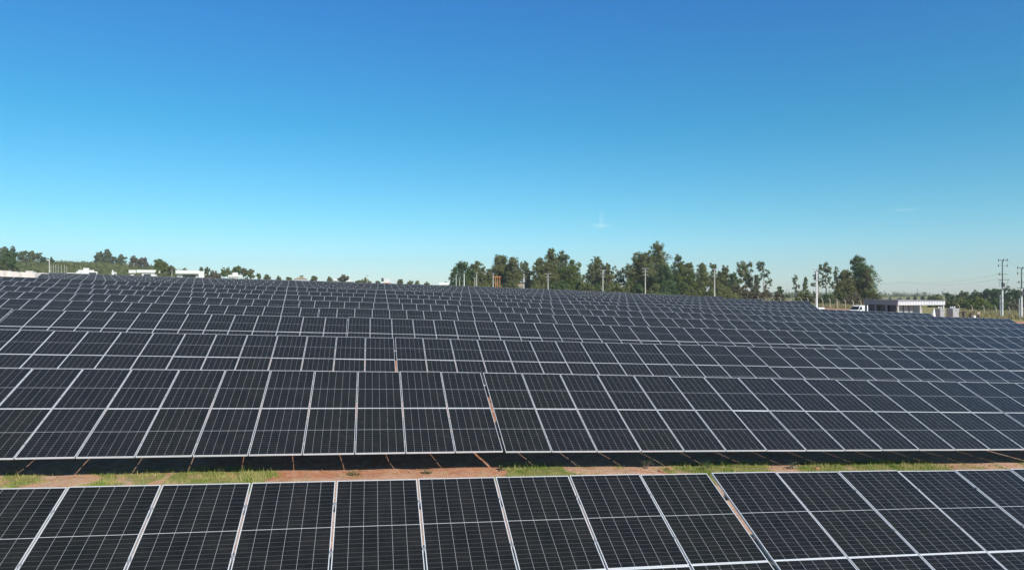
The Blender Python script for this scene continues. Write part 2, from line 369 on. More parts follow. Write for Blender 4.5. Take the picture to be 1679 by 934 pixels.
# turf along the aisle between the first two rows: (along-row metres from, to, density)
AISLE_PX = [(-700, -30, .6), (0, 42, .9), (42, 112, .35), (112, 165, .85), (165, 250, .62), (250, 340, .9), (340, 425, 1.0), (425, 560, .12), (455, 475, .5), (570, 600, .45), (600, 690, .10), (690, 715, .35), (760, 790, .4), (830, 960, .85), (960, 1000, .45), (1000, 1030, .6), (1112, 1180, 1.0), (1180, 1262, .95), (1262, 1326, .2), (1326, 1420, .75), (1420, 1545, 1.0), (1545, 1620, .45), (1640, 1660, .55), (1680, 1900, .6)]
AISLE = [tuple(np.interp((a_, b_), (-700, 0, 420, 830, 960, 1110, 1340, 1500, 1679, 1900), (-24, -7.3, -2.3, 3.4, 5.4, 7.9, 11.9, 14.9, 18.6, 25))) + (w_,) for a_, b_, w_ in AISLE_PX]
def turf(X, Y):
    X = np.asarray(X, float); Y = np.asarray(Y, float)
    s = X * CA + Y * SA; d = -X * SA + Y * CA
    n = .6 * vnoise(X * .35 + 3, Y * .35 + 9) + .4 * vnoise(X * 1.3 + 7, Y * 1.3)
    far = np.clip((n - .35) * 2.2, 0, 1) * .8
    a = np.zeros_like(s)
    for (s0, s1, w) in AISLE:
        c, h = (s0 + s1) / 2, (s1 - s0) / 2 + .25
        wob = s + 1.1 * (vnoise(s * 1.6, d * 1.6) - .5)
        a = np.maximum(a, w * np.clip((h - np.abs(wob - c)) / .5, 0, 1))
    a = a * np.clip((17.9 - d) / .7, 0, 1) * np.clip((d - 15.3) / .5, 0, 1) * (.65 + .6 * n)
    aisle = np.clip((d - 10.5) / .5, 0, 1) * np.clip((20 - d) / .5, 0, 1)
    inside = (d < 150) & (d > 20)
    out = np.where(inside, far * .35, far)
    out = out * (1 - aisle) + a * aisle
    yard = np.clip((Y - 105) / 20, 0, 1) * np.clip((X - 25) / 10, 0, 1)
    out = np.maximum(out, yard * .75)
    return np.maximum(out, np.clip((Y - 165) / 20, 0, 1) * .9)

# ------------------------------------------------------------------ ground sheet out to the horizon
def build_ground():
    radii = [.0]; r = 1.5
    while r < 6: radii.append(r); r += .5
    while r < 22: radii.append(r); r += .16
    while r < 1330: radii.append(r); r *= 1.022 if r < 400 else 1.09
    nf = 420; th = list(np.linspace(-R(50), R(50), nf)) + list(np.linspace(R(50), 2 * PI - R(50), 90))[1:-1]
    nt_ = len(th); th = np.array(th); radii = np.array(radii[1:])
    X = np.outer(radii, np.sin(th)).ravel(); Y = np.outer(radii, np.cos(th)).ravel()
    Rr = np.hypot(X, Y)
    k = np.clip((1500 / np.maximum(Rr, 1)), 0, 1)
    Z = G(X * k, Y * k); Z = np.where(k < 1, ZC + (Z - ZC) / k, Z)      # beyond 1.5 km the land keeps falling away
    Z = np.where(Rr < 40, Z + .05 * (vnoise(X * 1.7, Y * 1.7) - .5), Z)
    verts = [(0, 0, g(0, 0))] + list(zip(X.tolist(), Y.tolist(), Z.tolist()))
    faces = [(0, 1 + (j + 1) % nt_, 1 + j) for j in range(nt_)]
    for i in range(len(radii) - 1):
        a = 1 + i * nt_; b = a + nt_
        for j in range(nt_):
            j2 = (j + 1) % nt_; faces.append((a + j, a + j2, b + j2, b + j))
    me = bpy.data.meshes.new('ground'); me.from_pydata(verts, [], faces); me.materials.append(M['ground'])
    t = np.r_[0.3, turf(X, Y)]; at_ = me.attributes.new('turf', 'FLOAT', 'POINT'); at_.data.foreach_set('value', t.astype(np.float32))
    dry = np.r_[0.3, np.where(Y > 60, np.where(X > 20, .95, .5), .45)]; ad = me.attributes.new('dry', 'FLOAT', 'POINT'); ad.data.foreach_set('value', dry.astype(np.float32))
    S_ = X * CA + Y * SA; D_ = -X * SA + Y * CA
    pale = np.maximum(np.clip((16.75 - D_) / .6, 0, 1) * np.clip((D_ - 9) / 2, 0, 1), .8 * np.clip((np.abs(S_ - .3) - 3.2) / 1.0, 0, 1) * (D_ > 9) * (D_ < 20)) * .9
    ap_ = me.attributes.new('pale', 'FLOAT', 'POINT'); ap_.data.foreach_set('value', np.r_[.3, pale].astype(np.float32))
    me.polygons.foreach_set('use_smooth', [True] * len(faces)); me.update()
    bm = bmesh.new(); bm.from_mesh(me); bmesh.ops.recalc_face_normals(bm, faces=bm.faces)
    up = sum(f.normal.z for f in bm.faces)
    if up < 0: bmesh.ops.reverse_faces(bm, faces=bm.faces)
    bm.to_mesh(me); bm.free()
    o = link('ground', me); o['kind'] = 'structure'; return o
build_ground()

def sheet(name, pts, mat, lift=.004, n=24):
    """a strip of road laid over the ground between two edge lines"""
    mb = MB(); L, Rr = pts
    def samp(P, t):
        t = t * (len(P) - 1); i = min(int(t), len(P) - 2); f = t - i
        return P[i][0] * (1 - f) + P[i + 1][0] * f, P[i][1] * (1 - f) + P[i + 1][1] * f
    nu, nv = n, 6; P = []
    for i in range(nu + 1):
        a = samp(L, i / nu); b = samp(Rr, i / nu)
        for j in range(nv + 1):
            f = j / nv; P.append((a[0] * (1 - f) + b[0] * f, a[1] * (1 - f) + b[1] * f))
    z = G([p[0] for p in P], [p[1] for p in P])
    mb.v = [(p[0], p[1], zz + lift) for p, zz in zip(P, z)]
    for i in range(nu):
        for j in range(nv):
            a = i * (nv + 1) + j; mb.f.append((a, a + 1, a + nv + 2, a + nv + 1)); mb.mi.append(0)
    o = mb.build(name, mat, fix=False)
    if o.data.polygons[0].normal.z < 0:
        o.data.flip_normals()
    o['kind'] = 'structure'; return o
sheet('dirt_road', ([at(1312, 113), at(1318, 128), at(1325, 150), at(1335, 175)], [at(1440, 108), at(1425, 124), at(1412, 150), at(1408, 175)]), M['dirt'], .05)

# ------------------------------------------------------------------ solar panels
LIP, LIPY, TH = .0105, .014, .035
def panel_frame_mesh(with_glass):
    mb = MB(); w, l = WP, LP; i = LIP
    o4 = [(0, 0), (w, 0), (w, l), (0, l)]; iy = LIPY; n4 = [(i, iy), (w - i, iy), (w - i, l - iy), (i, l - iy)]
    for k in range(4):
        a, b = o4[k], o4[(k + 1) % 4]; c, d = n4[(k + 1) % 4], n4[k]
        mb.quad((*a, 0), (*b, 0), (*c, 0), (*d, 0), 0)
        mb.quad((*b, 0), (*a, 0), (*a, -TH), (*b, -TH), 0)
        mb.quad((*d, 0), (*c, 0), (*c, -.0040), (*d, -.0040), 0)
    mb.quad((0, 0, -TH), (0, l, -TH), (w, l, -TH), (w, 0, -TH), 1)
    gi = None
    if with_glass: gi = mb.quad(*[(*p, -.0038) for p in n4], 2)
    me = mb.mesh('solar_panel', [M['alu'], M['back'], M['cells']])
    uv = me.uv_layers.new(name='UVMap')
    if gi is not None:
        for li, c in zip(me.polygons[gi].loop_indices, ((0, 0), (1, 0), (1, 1), (0, 1))): uv.data[li].uv = c
    return me
def glass_mesh():
    mb = MB(); i = LIP; iy = LIPY
    mb.quad((i, iy, -.0038), (WP - i, iy, -.0038), (WP - i, LP - iy, -.0038), (i, LP - iy, -.0038), 0)
    me = mb.mesh('glass_sheet', [M['cells']]); uv = me.uv_layers.new(name='UVMap')
    for li, c in zip(me.polygons[0].loop_indices, ((0, 0), (1, 0), (1, 1), (0, 1))): uv.data[li].uv = c
    return me
PANEL_FULL, PANEL_FRAME, PANEL_GLASS = panel_frame_mesh(True), panel_frame_mesh(False), glass_mesh()
def box_mesh(name, lo, hi, mat):
    return MB().box(lo, hi).mesh(name, [mat])
TLEN = 14 * PITCH - (PITCH - WP); TSTEP = 14 * PITCH + .036
PURLINS = [.26 * LP, .74 * LP, LP + GAPY + .26 * LP, LP + GAPY + .74 * LP]
PUR_MESH = {}
def purlin_mesh(n):
    if n not in PUR_MESH: PUR_MESH[n] = box_mesh('purlin', (0, -.03, -TH - .083), (n * PITCH - .025, .03, -TH - .003), M['galv'])
    return PUR_MESH[n]
RAFTER = box_mesh('rafter', (-.03, .35, -TH - .205), (.03, SLOPE - .35, -TH - .086), M['galv'])
def clamp_mesh():
    mb = MB(); mb.box((-.022, -.022, .002), (.022, .022, .005)); mb.box((-.0095, -.022, -.03), (.0095, .022, .0019)); mb.tube([(0, 0, .005), (0, 0, .012)], .008, 6); return mb.mesh('clamp', [M['galv']])
CLAMP = clamp_mesh()
POST_CACHE = {}
def post_mesh(h):
    h = round(h * 10) / 10
    if h not in POST_CACHE:
        mb = MB(); a, b, t = .05, .035, .006                   # C-section pile
        mb.box((-a, -b, -h), (-a + t, b, 0)); mb.box((-a + t, -b, -h), (a, -b + t, 0)); mb.box((-a + t, b - t, -h), (a, b, 0)); POST_CACHE[h] = mb.mesh('post', [M['galv']])
    return POST_CACHE[h]
ORD = ['front', 'second', 'third', 'fourth', 'fifth', 'sixth', 'seventh', 'eighth', 'ninth', 'tenth', 'eleventh', 'twelfth', 'thirteenth', 'fourteenth', 'fifteenth', 'sixteenth', 'seventeenth']
rnd = random.Random(3)
def solar_table(r, s1, n):
    D = Drow(r)
    s2 = s1 + n * PITCH - .025
    def plan(s, d): p = U * s + N * d; return p.x, p.y
    dc = D - RUN / 2
    c1, c2 = plan(s1, dc), plan(s2, dc); z1, z2 = g(*c1), g(*c2)
    zm = g(*plan((s1 + s2) / 2, dc)); lift = max(-.08, min(.08, zm - (z1 + z2) / 2)) * .5
    roll = math.atan2(z2 - z1, s2 - s1)
    fx, fy = plan(s1, D - RUN)
    e = empty('solar_table', (fx, fy, z1 + HFRONT + (lift if r > 1 else 0) + rnd.uniform(-.012, .012) * (r > 2)))
    # frame: x along the row with its slope, y up the tilt
    x = (U * math.cos(roll) + Vector((0, 0, math.sin(roll)))).normalized()
    y = (N * math.cos(TILT) + Vector((0, 0, math.sin(TILT)))); y = (y - x * y.dot(x)).normalized(); z = x.cross(y)
    e.rotation_euler = Matrix((x, y, z)).transposed().to_euler()
    near = r <= 3
    for j in range(2):
        for i in range(n):
            p = link('solar_panel', PANEL_FRAME if near else PANEL_FULL, e, (i * PITCH, j * (LP + GAPY), 0))
            p.rotation_euler = (R(rnd.uniform(-.25, .25)), R(rnd.uniform(-.25, .25)), 0)
            if near: link('glass_sheet', PANEL_GLASS, p)
    if r <= 4:
        for yy in PURLINS: link('purlin', purlin_mesh(n), e, (0, yy, 0))
        if r <= 2:
            for i in range(n - 1):
                for yy in PURLINS: link('clamp', CLAMP, e, ((i + 1) * PITCH - .0125, yy, 0))
    zi = z.z
    nb = max(2, round(n * PITCH / 3.4)); L = n * PITCH
    inv = e.rotation_euler.to_matrix()
    base = Vector(e.location)
    for k in range(nb):
        xx = L * (k + .5) / nb
        if r <= 4: link('rafter', RAFTER, e, (xx, 0, 0))
        for yy in ((.56 * SLOPE,) if r <= 9 else ()):
            w = base + inv @ Vector((xx, yy, -TH - .2))
            h = w.z - g(w.x, w.y) + .5
            po = link('post', post_mesh(max(.5, h)), e, (xx, yy, -TH - .2))
            po.rotation_euler = inv.inverted().to_euler()
    return e
LEFT_PX, RIGHT_PX = -60, 1760
tables = {}
for r in range(1, 16):
    ph = 5.42 - 2.075 * (r - 1) + .029
    D = Drow(r)
    def s_at(px):
        m = (px - CX) / F_PX; t = D / (CA - SA * m); return m * t * CA + t * SA
    dF = D - RUN
    sl, sr = s_at(LEFT_PX), s_at(RIGHT_PX)
    k0 = math.floor((sl - ph) / TSTEP)
    for k in range(k0, 6):
        n = 14
        s1 = ph + k * TSTEP; s2 = s1 + 14 * PITCH
        if k >= 5 and r >= 7: continue
        if r == 9 and k == 4: n = 7
        if s2 < sl or s1 > sr: continue
        if r >= 10:
            sL = s_at(60)
            if s2 < sL: continue
            if s1 < sL:
                cut = math.ceil((sL - s1) / PITCH); s1 += cut * PITCH; n -= cut
                if n < 2: continue
        tables.setdefault(r, []).append((s1, n))
for r, L in tables.items():
    L.sort()
    for i, (s1, n) in enumerate(L):
        e = solar_table(r, s1, n)
        m = len(L); row = ORD[r - 1] + ' row' if r > 1 else 'nearest row'
        if m == 1: pos = 'alone'
        elif i == 0: pos = 'leftmost table'
        elif i == m - 1: pos = 'rightmost table'
        else: pos = ORD[i] + ' table from the left'
        if r == 1: lab = 'dark solar table close to the camera, %s of the nearest row' % pos
        elif r == 2: lab = 'dark solar table above the grassy strip, %s of the second row' % pos
        elif r == len(TOPS): lab = 'small far solar table on the skyline, %s of the last row' % pos
        elif r >= 10: lab = 'small distant solar table, %s, %s row from the front' % (pos, ORD[r - 1])
        else: lab = 'dark tilted solar table, %s, %s row from the front' % (pos, ORD[r - 1])
        tag(e, lab, 'solar table', 'rows of tilted solar tables')

def build_haze():
    o = MB().box((-1400, -1400, -60), (1400, 1400, 62)).build('haze', [])
    m = bpy.data.materials.new('clear_air_haze'); m.use_nodes = True; nt = m.node_tree; nt.nodes.clear()
    out = nt.nodes.new('ShaderNodeOutputMaterial'); v = nt.nodes.new('ShaderNodeVolumePrincipled')
    v.inputs['Color'].default_value = (.88, .92, .97, 1); v.inputs['Density'].default_value = HAZE; v.inputs['Anisotropy'].default_value = .1
    nt.links.new(v.outputs[0], out.inputs['Volume']); o.data.materials.append(m)
    tag(o, 'thin pale blue haze in the air over the field and the far trees', 'haze', kind='stuff')
HAZE = .00026
build_haze()

# ------------------------------------------------------------------ grass, weeds and clods in the aisle
def build_aisle_grass():
    rs = np.random.RandomState(11); n = 520000
    s = rs.uniform(-14, 24, n); d = rs.uniform(15.2, 18.2, n)
    X = CA * s - SA * d; Y = SA * s + CA * d
    t = turf(X, Y); fine = .5 * vnoise(X * 5 + 5, Y * 5) + .5 * vnoise(X * 15, Y * 15)
    keep = rs.rand(n) < np.clip(t * 1.5 - .12, 0.012, 1) * np.clip(fine * 3.4 - 1.25, .04, 1) * .5
    X, Y, t = X[keep], Y[keep], t[keep]; Z = G(X, Y) - .02; m = len(X)
    a = rs.uniform(0, 2 * PI, m); h = rs.uniform(.015, .085, m) * (.4 + 1.0 * t) * np.where(rs.rand(m) < .05, 2.4, 1); w = rs.uniform(.003, .008, m); ln = rs.uniform(.0, .6, m) * h; la = rs.uniform(0, 2 * PI, m)
    V = np.empty((m, 3, 3))
    V[:, 0] = np.c_[X - np.cos(a) * w, Y - np.sin(a) * w, Z]; V[:, 1] = np.c_[X + np.cos(a) * w, Y + np.sin(a) * w, Z]
    V[:, 2] = np.c_[X + np.cos(la) * ln, Y + np.sin(la) * ln, Z + h + .02]
    me = bpy.data.meshes.new('grass'); me.from_pydata(V.reshape(-1, 3).tolist(), [], np.arange(m * 3).reshape(-1, 3).tolist())
    me.materials.append(M['grass']); o = link('grass', me)
    tag(o, 'short green grass growing in patches on the red soil between the front rows', 'grass', kind='stuff')
build_aisle_grass()
def build_gravel():
    rs = np.random.RandomState(23); mb = MB(); n = 900
    for s_, d_, sz in zip(rs.uniform(-12, 22, n), rs.uniform(15.4, 17.8, n), rs.gamma(2.0, .0085, n)):
        x, y = CA * s_ - SA * d_, SA * s_ + CA * d_; z = g(x, y) + .004; q = rs.uniform(.6, 1.3, 6) * sz
        a = len(mb.v); mb.v += [(x + q[0], y, z), (x, y + q[1], z), (x - q[2], y, z), (x, y - q[3], z), (x + q[4] * .2, y, z + q[5] * .8), (x, y, z - .03)]
        for k in range(4): mb.f += [(a + k, a + (k + 1) % 4, a + 4), (a + (k + 1) % 4, a + k, a + 5)]; mb.mi += [0, 0]
    tag(mb.build('gravel', M['stone'], fix=False), 'small stones and crumbs of soil lying on the bare red strip', 'gravel', kind='stuff')
M['stone'] = simple('soil_crumbs', (.38, .22, .14), .9, 0, .5, 2.0)
build_gravel()

def rpoint(px, py):
    """where the sight line through a pixel meets the ground"""
    d = 6.0
    for _ in range(4000):
        x, y = at(px, d)
        if g(x, y) >= zpix(py, d): break
        d += .05 if d < 40 else .3
    return x, y, g(x, y)
def weed(px, py, w, h, nl, label, seed):
    q = random.Random(seed); x, y, z = rpoint(px, py)
    e = empty('weed', (x, y, z), 0, label, 'weed')
    st = MB(); lf = MB()
    for i in range(max(5, nl // 12)):
        a = q.uniform(0, 2 * PI); rr = q.uniform(.2, 1) * w / 2; hh = q.uniform(.5, 1) * h
        tip = Vector((math.cos(a) * rr, math.sin(a) * rr * .6, hh)); mid = tip * .5 + Vector((0, 0, hh * .12))
        st.tube([(0, 0, -.03), mid, tip], [.005, .004, .002], 4)
        for k in range(12):
            c = (mid if k % 2 else tip) + Vector((q.gauss(0, .05), q.gauss(0, .04), q.gauss(0, .03)))
            c.z = max(.02, c.z)
            b = q.uniform(0, 2 * PI); sz = q.uniform(.018, .036); t = q.uniform(-.5, .5)
            ax = Vector((math.cos(b), math.sin(b), t)).normalized(); sd = ax.cross(Vector((q.uniform(-.4, .4), q.uniform(-.4, .4), 1))).normalized()
            lf.quad(c - ax * sz, c + sd * sz * .6, c + ax * sz, c - sd * sz * .6)
    st.build('stem', M['twig'], e); lf.build('leaves', M['leaf_weed'], e, fix=False)
    return e
weed(1060, 768, .75, .34, 110, 'leafy pale green weed clump on red clods below the second row', 1)
weed(1160, 771, .2, .25, 26, 'small pale weed growing alone in grass left of the wide panel gap', 2)
weed(1300, 769, .3, .2, 40, 'low bushy weed at the shadow edge above the bare sandy patch', 3)
weed(822, 771, .18, .12, 24, 'tiny weed by the end of the wide orange light streak', 4)
weed(580, 778, .25, .08, 30, 'flat weed on bare red soil left of the strip middle', 5)
weed(700, 777, .14, .07, 16, 'very small flat weed on the bare red soil mid strip', 6)
def clod(px, py, size, seed, label):
    q = random.Random(seed); x, y, z = rpoint(px, py)
    bm = bmesh.new(); bmesh.ops.create_icosphere(bm, subdivisions=2, radius=1)
    for v in bm.verts:
        k = 1 + q.uniform(-.22, .22); v.co = Vector((v.co.x * size * k, v.co.y * size * .8 * k, max(-.3, v.co.z) * size * .55 * k))
    me = bpy.data.meshes.new('soil_clod'); bm.to_mesh(me); bm.free(); me.materials.append(M['dirt'])
    o = link('soil_clod', me, None, (x, y, z)); o.rotation_euler = (0, 0, q.uniform(0, 6)); tag(o, label, 'soil clod', 'clods of red soil in the strip')
clod(1098, 769, .10, 1, 'largest red soil clod at the right foot of the leafy weed clump')
clod(1083, 772, .07, 2, 'middle red soil clod between the leafy weed and the largest clod')
clod(1045, 773, .06, 3, 'red soil clod left of the leafy weed clump')
clod(1340, 768, .08, 4, 'pale soil clod in the grass right of the bare sandy patch')
clod(1455, 772, .07, 5, 'lone red clod below the lush grass at the right')

# ------------------------------------------------------------------ trees
TL = 'trees beyond the solar field'
def make_tree(name, px, ytop, wpx, d, label, leaf='leaf_euc', kind='euc', seed=0, group=None, ybot=None, dens=1.0, bark='bark', cat='tree'):
    q = random.Random(seed * 17 + int(px)); rs = np.random.RandomState(seed * 31 + int(px))
    x, y = at(px, d); z0 = g(x, y) - .1; H = max(1.2, zpix(ytop, d) - z0); Wd = wpx / F_PX * d * (1.18 if group == TL else 1.0)
    e = empty(name, (x, y, z0), q.uniform(-.3, .3), label, cat, group)
    lobes = []; tr = MB()
    if kind == 'euc':
        n = 24; rmax = Wd * .27
        for i in range(n):
            t = (i + .5) / n; hh = H * (.14 + .80 * t); env = (Wd / 2) * (1.0 if t < .55 else max(.15, 1 - ((t - .55) / .45) ** 1.6 * .9))
            a = q.uniform(0, 2 * PI); rr = env * q.uniform(.05, .72)
            rl = rmax * q.uniform(.7, 1.25) * (1 if t < .7 else .72)
            lobes.append((Vector((math.cos(a) * rr, math.sin(a) * rr * .8, min(hh, H - rl * .85))), rl, rl * q.uniform(.75, 1.15)))
        lobes.append((Vector((q.uniform(-.1, .1) * Wd, 0, H - rmax * .75)), rmax * .62, rmax * .8))
    elif kind == 'thin':
        n = 9
        for i in range(n):
            t = (i + .5) / n; hh = H * (.42 + .54 * t); rr = Wd * q.uniform(.05, .38) * (1.1 - .6 * t); a = q.choice((0, PI)) + q.uniform(-.9, .9)
            rl = Wd * q.uniform(.16, .26); lobes.append((Vector((math.cos(a) * rr, math.sin(a) * rr, min(hh, H - rl * .8))), rl, rl * 1.15))
    elif kind == 'broad':
        n = 16
        for i in range(n):
            t = q.random(); a = q.uniform(0, 2 * PI); hh = H * (.30 + .52 * t); rr = Wd / 2 * q.uniform(.2, .78) * math.sqrt(max(.1, 1 - (t * .85) ** 2))
            rl = min(Wd * .22, H * .3) * q.uniform(.7, 1.15); lobes.append((Vector((math.cos(a) * rr, math.sin(a) * rr, min(hh, H - rl * .8))), rl, rl * .8))
        lobes.append((Vector((0, 0, H * .8)), min(Wd * .25, H * .22), H * .2))
    else:                                                  # shrub
        n = 13
        for i in range(n):
            a = q.uniform(0, 2 * PI); rr = Wd / 2 * q.uniform(.05, .78); fall = 1 - (rr / (Wd / 2)) ** 2 * .6
            rl = min(Wd * .2, H * .42) * q.uniform(.7, 1.2); lobes.append((Vector((math.cos(a) * rr, math.sin(a) * rr * .7, max(rl * .5, (H * fall - rl * .85) * q.uniform(.5, 1.0)))), rl, rl * .85))
        lobes.append((Vector((q.uniform(-.1, .1) * Wd, 0, max(.3, H - min(Wd * .2, H * .42) * .9))), min(Wd * .22, H * .45), min(Wd * .2, H * .42)))
        for a in (0, .9, 2.2, PI, 4.1, 5.3): lobes.append((Vector((math.cos(a) * Wd * .33, math.sin(a) * Wd * .22, H * .35)), min(Wd * .2, H * .36), H * .32))
    # leaves
    leaf_size = max(.08, .00105 * d); V = []; 
    for (c, rx, rz) in lobes:
        k = int(dens * min(900, max(90, 7.0 * (rx * rx) / (leaf_size ** 2))))
        # sub-clumps make light and dark bunches with gaps between them
        ns = max(6, k // 40); dirs = rs.normal(size=(ns, 3)); dirs /= np.linalg.norm(dirs, axis=1)[:, None]
        cen = dirs * rs.uniform(.45, 1.0, (ns, 1)) * np.array([rx, rx, rz]) + np.array(c)
        idx = rs.randint(0, ns, k); p = cen[idx] + rs.normal(size=(k, 3)) * rx * .155
        nr = rs.normal(size=(k, 3)) * .55 + (p - cen[idx]) / (rx * .155) * .55 + (p - np.array(c)) / rx * .75 + np.array([0, 0, .25]); nr /= np.linalg.norm(nr, axis=1)[:, None]
        ax = np.cross(nr, rs.normal(size=(k, 3))); ax /= np.linalg.norm(ax, axis=1)[:, None]; bx = np.cross(nr, ax)
        sz = leaf_size * rs.uniform(.55, 1.25, (k, 1)); 
        V.append(np.stack([p - ax * sz, p - bx * sz * .55, p + ax * sz, p + bx * sz * .55], 1))
    V = np.concatenate(V); V[:, :, 2] = np.maximum(V[:, :, 2], .05); m = len(V)
    me = bpy.data.meshes.new('crown'); me.from_pydata(V.reshape(-1, 3).tolist(), [], np.arange(m * 4).reshape(-1, 4).tolist()); me.materials.append(M[leaf])
    link('crown', me, e)
    # trunk and limbs
    r0 = max(.05, H * .016) if kind != 'shrub' else max(.03, H * .012)
    topz = max(l[0].z for l in lobes)
    lean = Vector((q.uniform(-.04, .04) * H, q.uniform(-.03, .03) * H, 0))
    spine = [Vector((0, 0, -.2)), lean * .4 + Vector((0, 0, topz * .4)), lean + Vector((0, 0, topz * (.95 if kind != 'shrub' else .6)))]
    tr.tube(spine, [r0 * 1.3, r0 * .85, r0 * .2], 7)
    for (c, rx, rz) in lobes:
        f = max(.12, min(.9, (c.z - .35 * math.hypot(c.x, c.y) - rz * .3) / topz)); 
        st = spine[0].lerp(spine[1], f / .42) if f < .42 else spine[1].lerp(spine[2], (f - .42) / .58)
        md = st.lerp(c, .55) + Vector((0, 0, -.06 * (c - st).length))
        tr.tube([st, md, c], [r0 * .42, r0 * .28, r0 * .08], 5)
        if kind in ('euc', 'thin', 'broad'):
            for _ in range(2):
                t2 = c + Vector((q.uniform(-1, 1) * rx, q.uniform(-1, 1) * rx, q.uniform(-.2, 1) * rz)) * .8
                tr.tube([md, md.lerp(t2, .6), t2], [r0 * .2, r0 * .13, r0 * .04], 4)
    tr.build('trunk', M[bark], e, smooth=True, fix=False)
    return e
TL = 'trees beyond the solar field'
T = make_tree
# the line of gum trees behind the crest, left to right
T('eucalyptus_tree', 757, 427, 36, 232, 'rounded gum tree at the left end of the tall tree line', 'leaf_dark', 'euc', 1, TL)
T('eucalyptus_tree', 745, 437, 16, 240, 'small dark gum tree at the far left edge of the tall tree line', 'leaf_blue', 'euc', 2, TL)
T('eucalyptus_tree', 783, 427, 34, 236, 'pointed gum tree second from the left end, behind the first poles', 'leaf_euc', 'euc', 3, TL)
T('eucalyptus_tree', 806, 440, 28, 250, 'lower gum tree behind the orange timber posts', 'leaf_euc', 'euc', 4, TL)
T('eucalyptus_tree', 822, 417, 40, 236, 'tall broad gum tree rising behind the orange timber posts', 'leaf_euc', 'euc', 5, TL)
T('eucalyptus_tree', 841, 421, 34, 228, 'full gum tree just right of the orange timber posts', 'leaf_olive', 'euc', 6, TL)
T('eucalyptus_tree', 860, 429, 26, 240, 'narrower blue green gum tree before the first gap in the tree line', 'leaf_blue', 'euc', 7, TL)
T('eucalyptus_tree', 886, 421, 34, 235, 'dark gum tree on the left shoulder of the twin peaked clump', 'leaf_euc', 'euc', 8, TL)
T('eucalyptus_tree', 904, 407, 36, 238, 'tall gum tree with a pointed top, left peak of the twin peaked clump', 'leaf_euc', 'euc', 9, TL)
T('eucalyptus_tree', 921, 411, 34, 244, 'tall gum tree with pale limbs, right peak of the twin peaked clump', 'leaf_blue', 'euc', 10, TL, bark='bark_white')
T('broadleaf_tree', 937, 424, 34, 226, 'bright yellow green tree at the right of the twin peaked clump', 'leaf_yel', 'euc', 11, TL)
T('eucalyptus_tree', 971, 431, 26, 236, 'slim gum tree left of the middle three armed pole', 'leaf_blue', 'euc', 12, TL)
T('eucalyptus_tree', 979, 420, 32, 240, 'rounded tall gum tree right behind the second pole with crossarms', 'leaf_euc', 'euc', 13, TL)
T('eucalyptus_tree', 996, 432, 28, 232, 'brownish green gum tree right of the second pole with crossarms', 'leaf_olive', 'euc', 14, TL)
T('eucalyptus_tree', 1013, 436, 26, 250, 'gum tree with a bare white forked limb against the sky', 'leaf_blue', 'thin', 15, TL, bark='bark_white', dens=1.1)
T('eucalyptus_tree', 1027, 438, 30, 246, 'spreading grey green gum tree beside the bare white limb', 'leaf_blue', 'thin', 16, TL, bark='bark_white', dens=1.3)
T('eucalyptus_tree', 1047, 415, 38, 236, 'dark gum tree on the left flank of the tallest tree', 'leaf_euc', 'euc', 17, TL)
T('eucalyptus_tree', 1078, 395, 46, 242, 'tallest gum tree of the line, with a peaked crown', 'leaf_euc', 'euc', 18, TL, bark='bark_white', dens=.85)
T('eucalyptus_tree', 1062, 412, 40, 234, 'broad gum tree in front of the tallest peak', 'leaf_euc', 'euc', 19, TL)
T('broadleaf_tree', 1088, 432, 34, 226, 'mid green tree at the right foot of the tallest tree', 'leaf_dark', 'euc', 20, TL)
T('eucalyptus_tree', 1112, 417, 30, 248, 'thin topped gum tree right of the tallest tree', 'leaf_blue', 'euc', 21, TL, dens=.8)
T('broadleaf_tree', 1117, 431, 26, 228, 'tall narrow light green tree right of the pale gap', 'leaf_yel', 'euc', 22, TL)
T('eucalyptus_tree', 1128, 428, 28, 240, 'dark gum tree behind the narrow light green tree', 'leaf_euc', 'euc', 23, TL)
T('broadleaf_tree', 1133, 442, 24, 226, 'short yellowish tree beside the narrow light green tree', 'leaf_yel', 'euc', 24, TL)
T('eucalyptus_tree', 1151, 432, 32, 238, 'pointed gum tree left of the three armed pole by the olive mound', 'leaf_euc', 'euc', 25, TL)
T('eucalyptus_tree', 1169, 431, 22, 244, 'gum tree whose round top shows directly above the three armed pole', 'leaf_euc', 'euc', 26, TL)
T('eucalyptus_tree', 1189, 435, 32, 236, 'dense gum tree right of the three armed pole', 'leaf_euc', 'euc', 27, TL)
T('eucalyptus_tree', 1203, 446, 24, 230, 'dark low gum tree above the olive mound', 'leaf_dark', 'euc', 28, TL)
T('eucalyptus_tree', 1222, 429, 34, 236, 'gum tree with two rounded heads and open gaps below', 'leaf_euc', 'thin', 29, TL, dens=1.9)
T('eucalyptus_tree', 1240, 450, 14, 232, 'short gum tree between the two headed and the bare stemmed tree', 'leaf_blue', 'euc', 30, TL)
T('eucalyptus_tree', 1252, 424, 24, 232, 'tall gum tree with bare pale stems and two small tufted heads', 'leaf_blue', 'thin', 31, TL, bark='bark_white', dens=1.1)
T('eucalyptus_tree', 1304, 450, 16, 225, 'thin leafless looking gum tree left of the white pole', 'leaf_blue', 'thin', 32, TL, dens=.7, bark='bark_white')
T('eucalyptus_tree', 1321, 453, 12, 222, 'slender dark gum tree next left of the white pole', 'leaf_blue', 'euc', 33, TL)
T('eucalyptus_tree', 1341, 432, 22, 225, 'airy gum tree directly behind the white pole', 'leaf_blue', 'thin', 34, TL, dens=1.2)
T('eucalyptus_tree', 1355, 431, 24, 230, 'airy gum tree with drooping heads right of the white pole', 'leaf_blue', 'thin', 35, TL, dens=1.3)
T('eucalyptus_tree', 1371, 438, 16, 226, 'thin gum tree between the white pole and the big tree', 'leaf_blue', 'thin', 36, TL, dens=1.1)
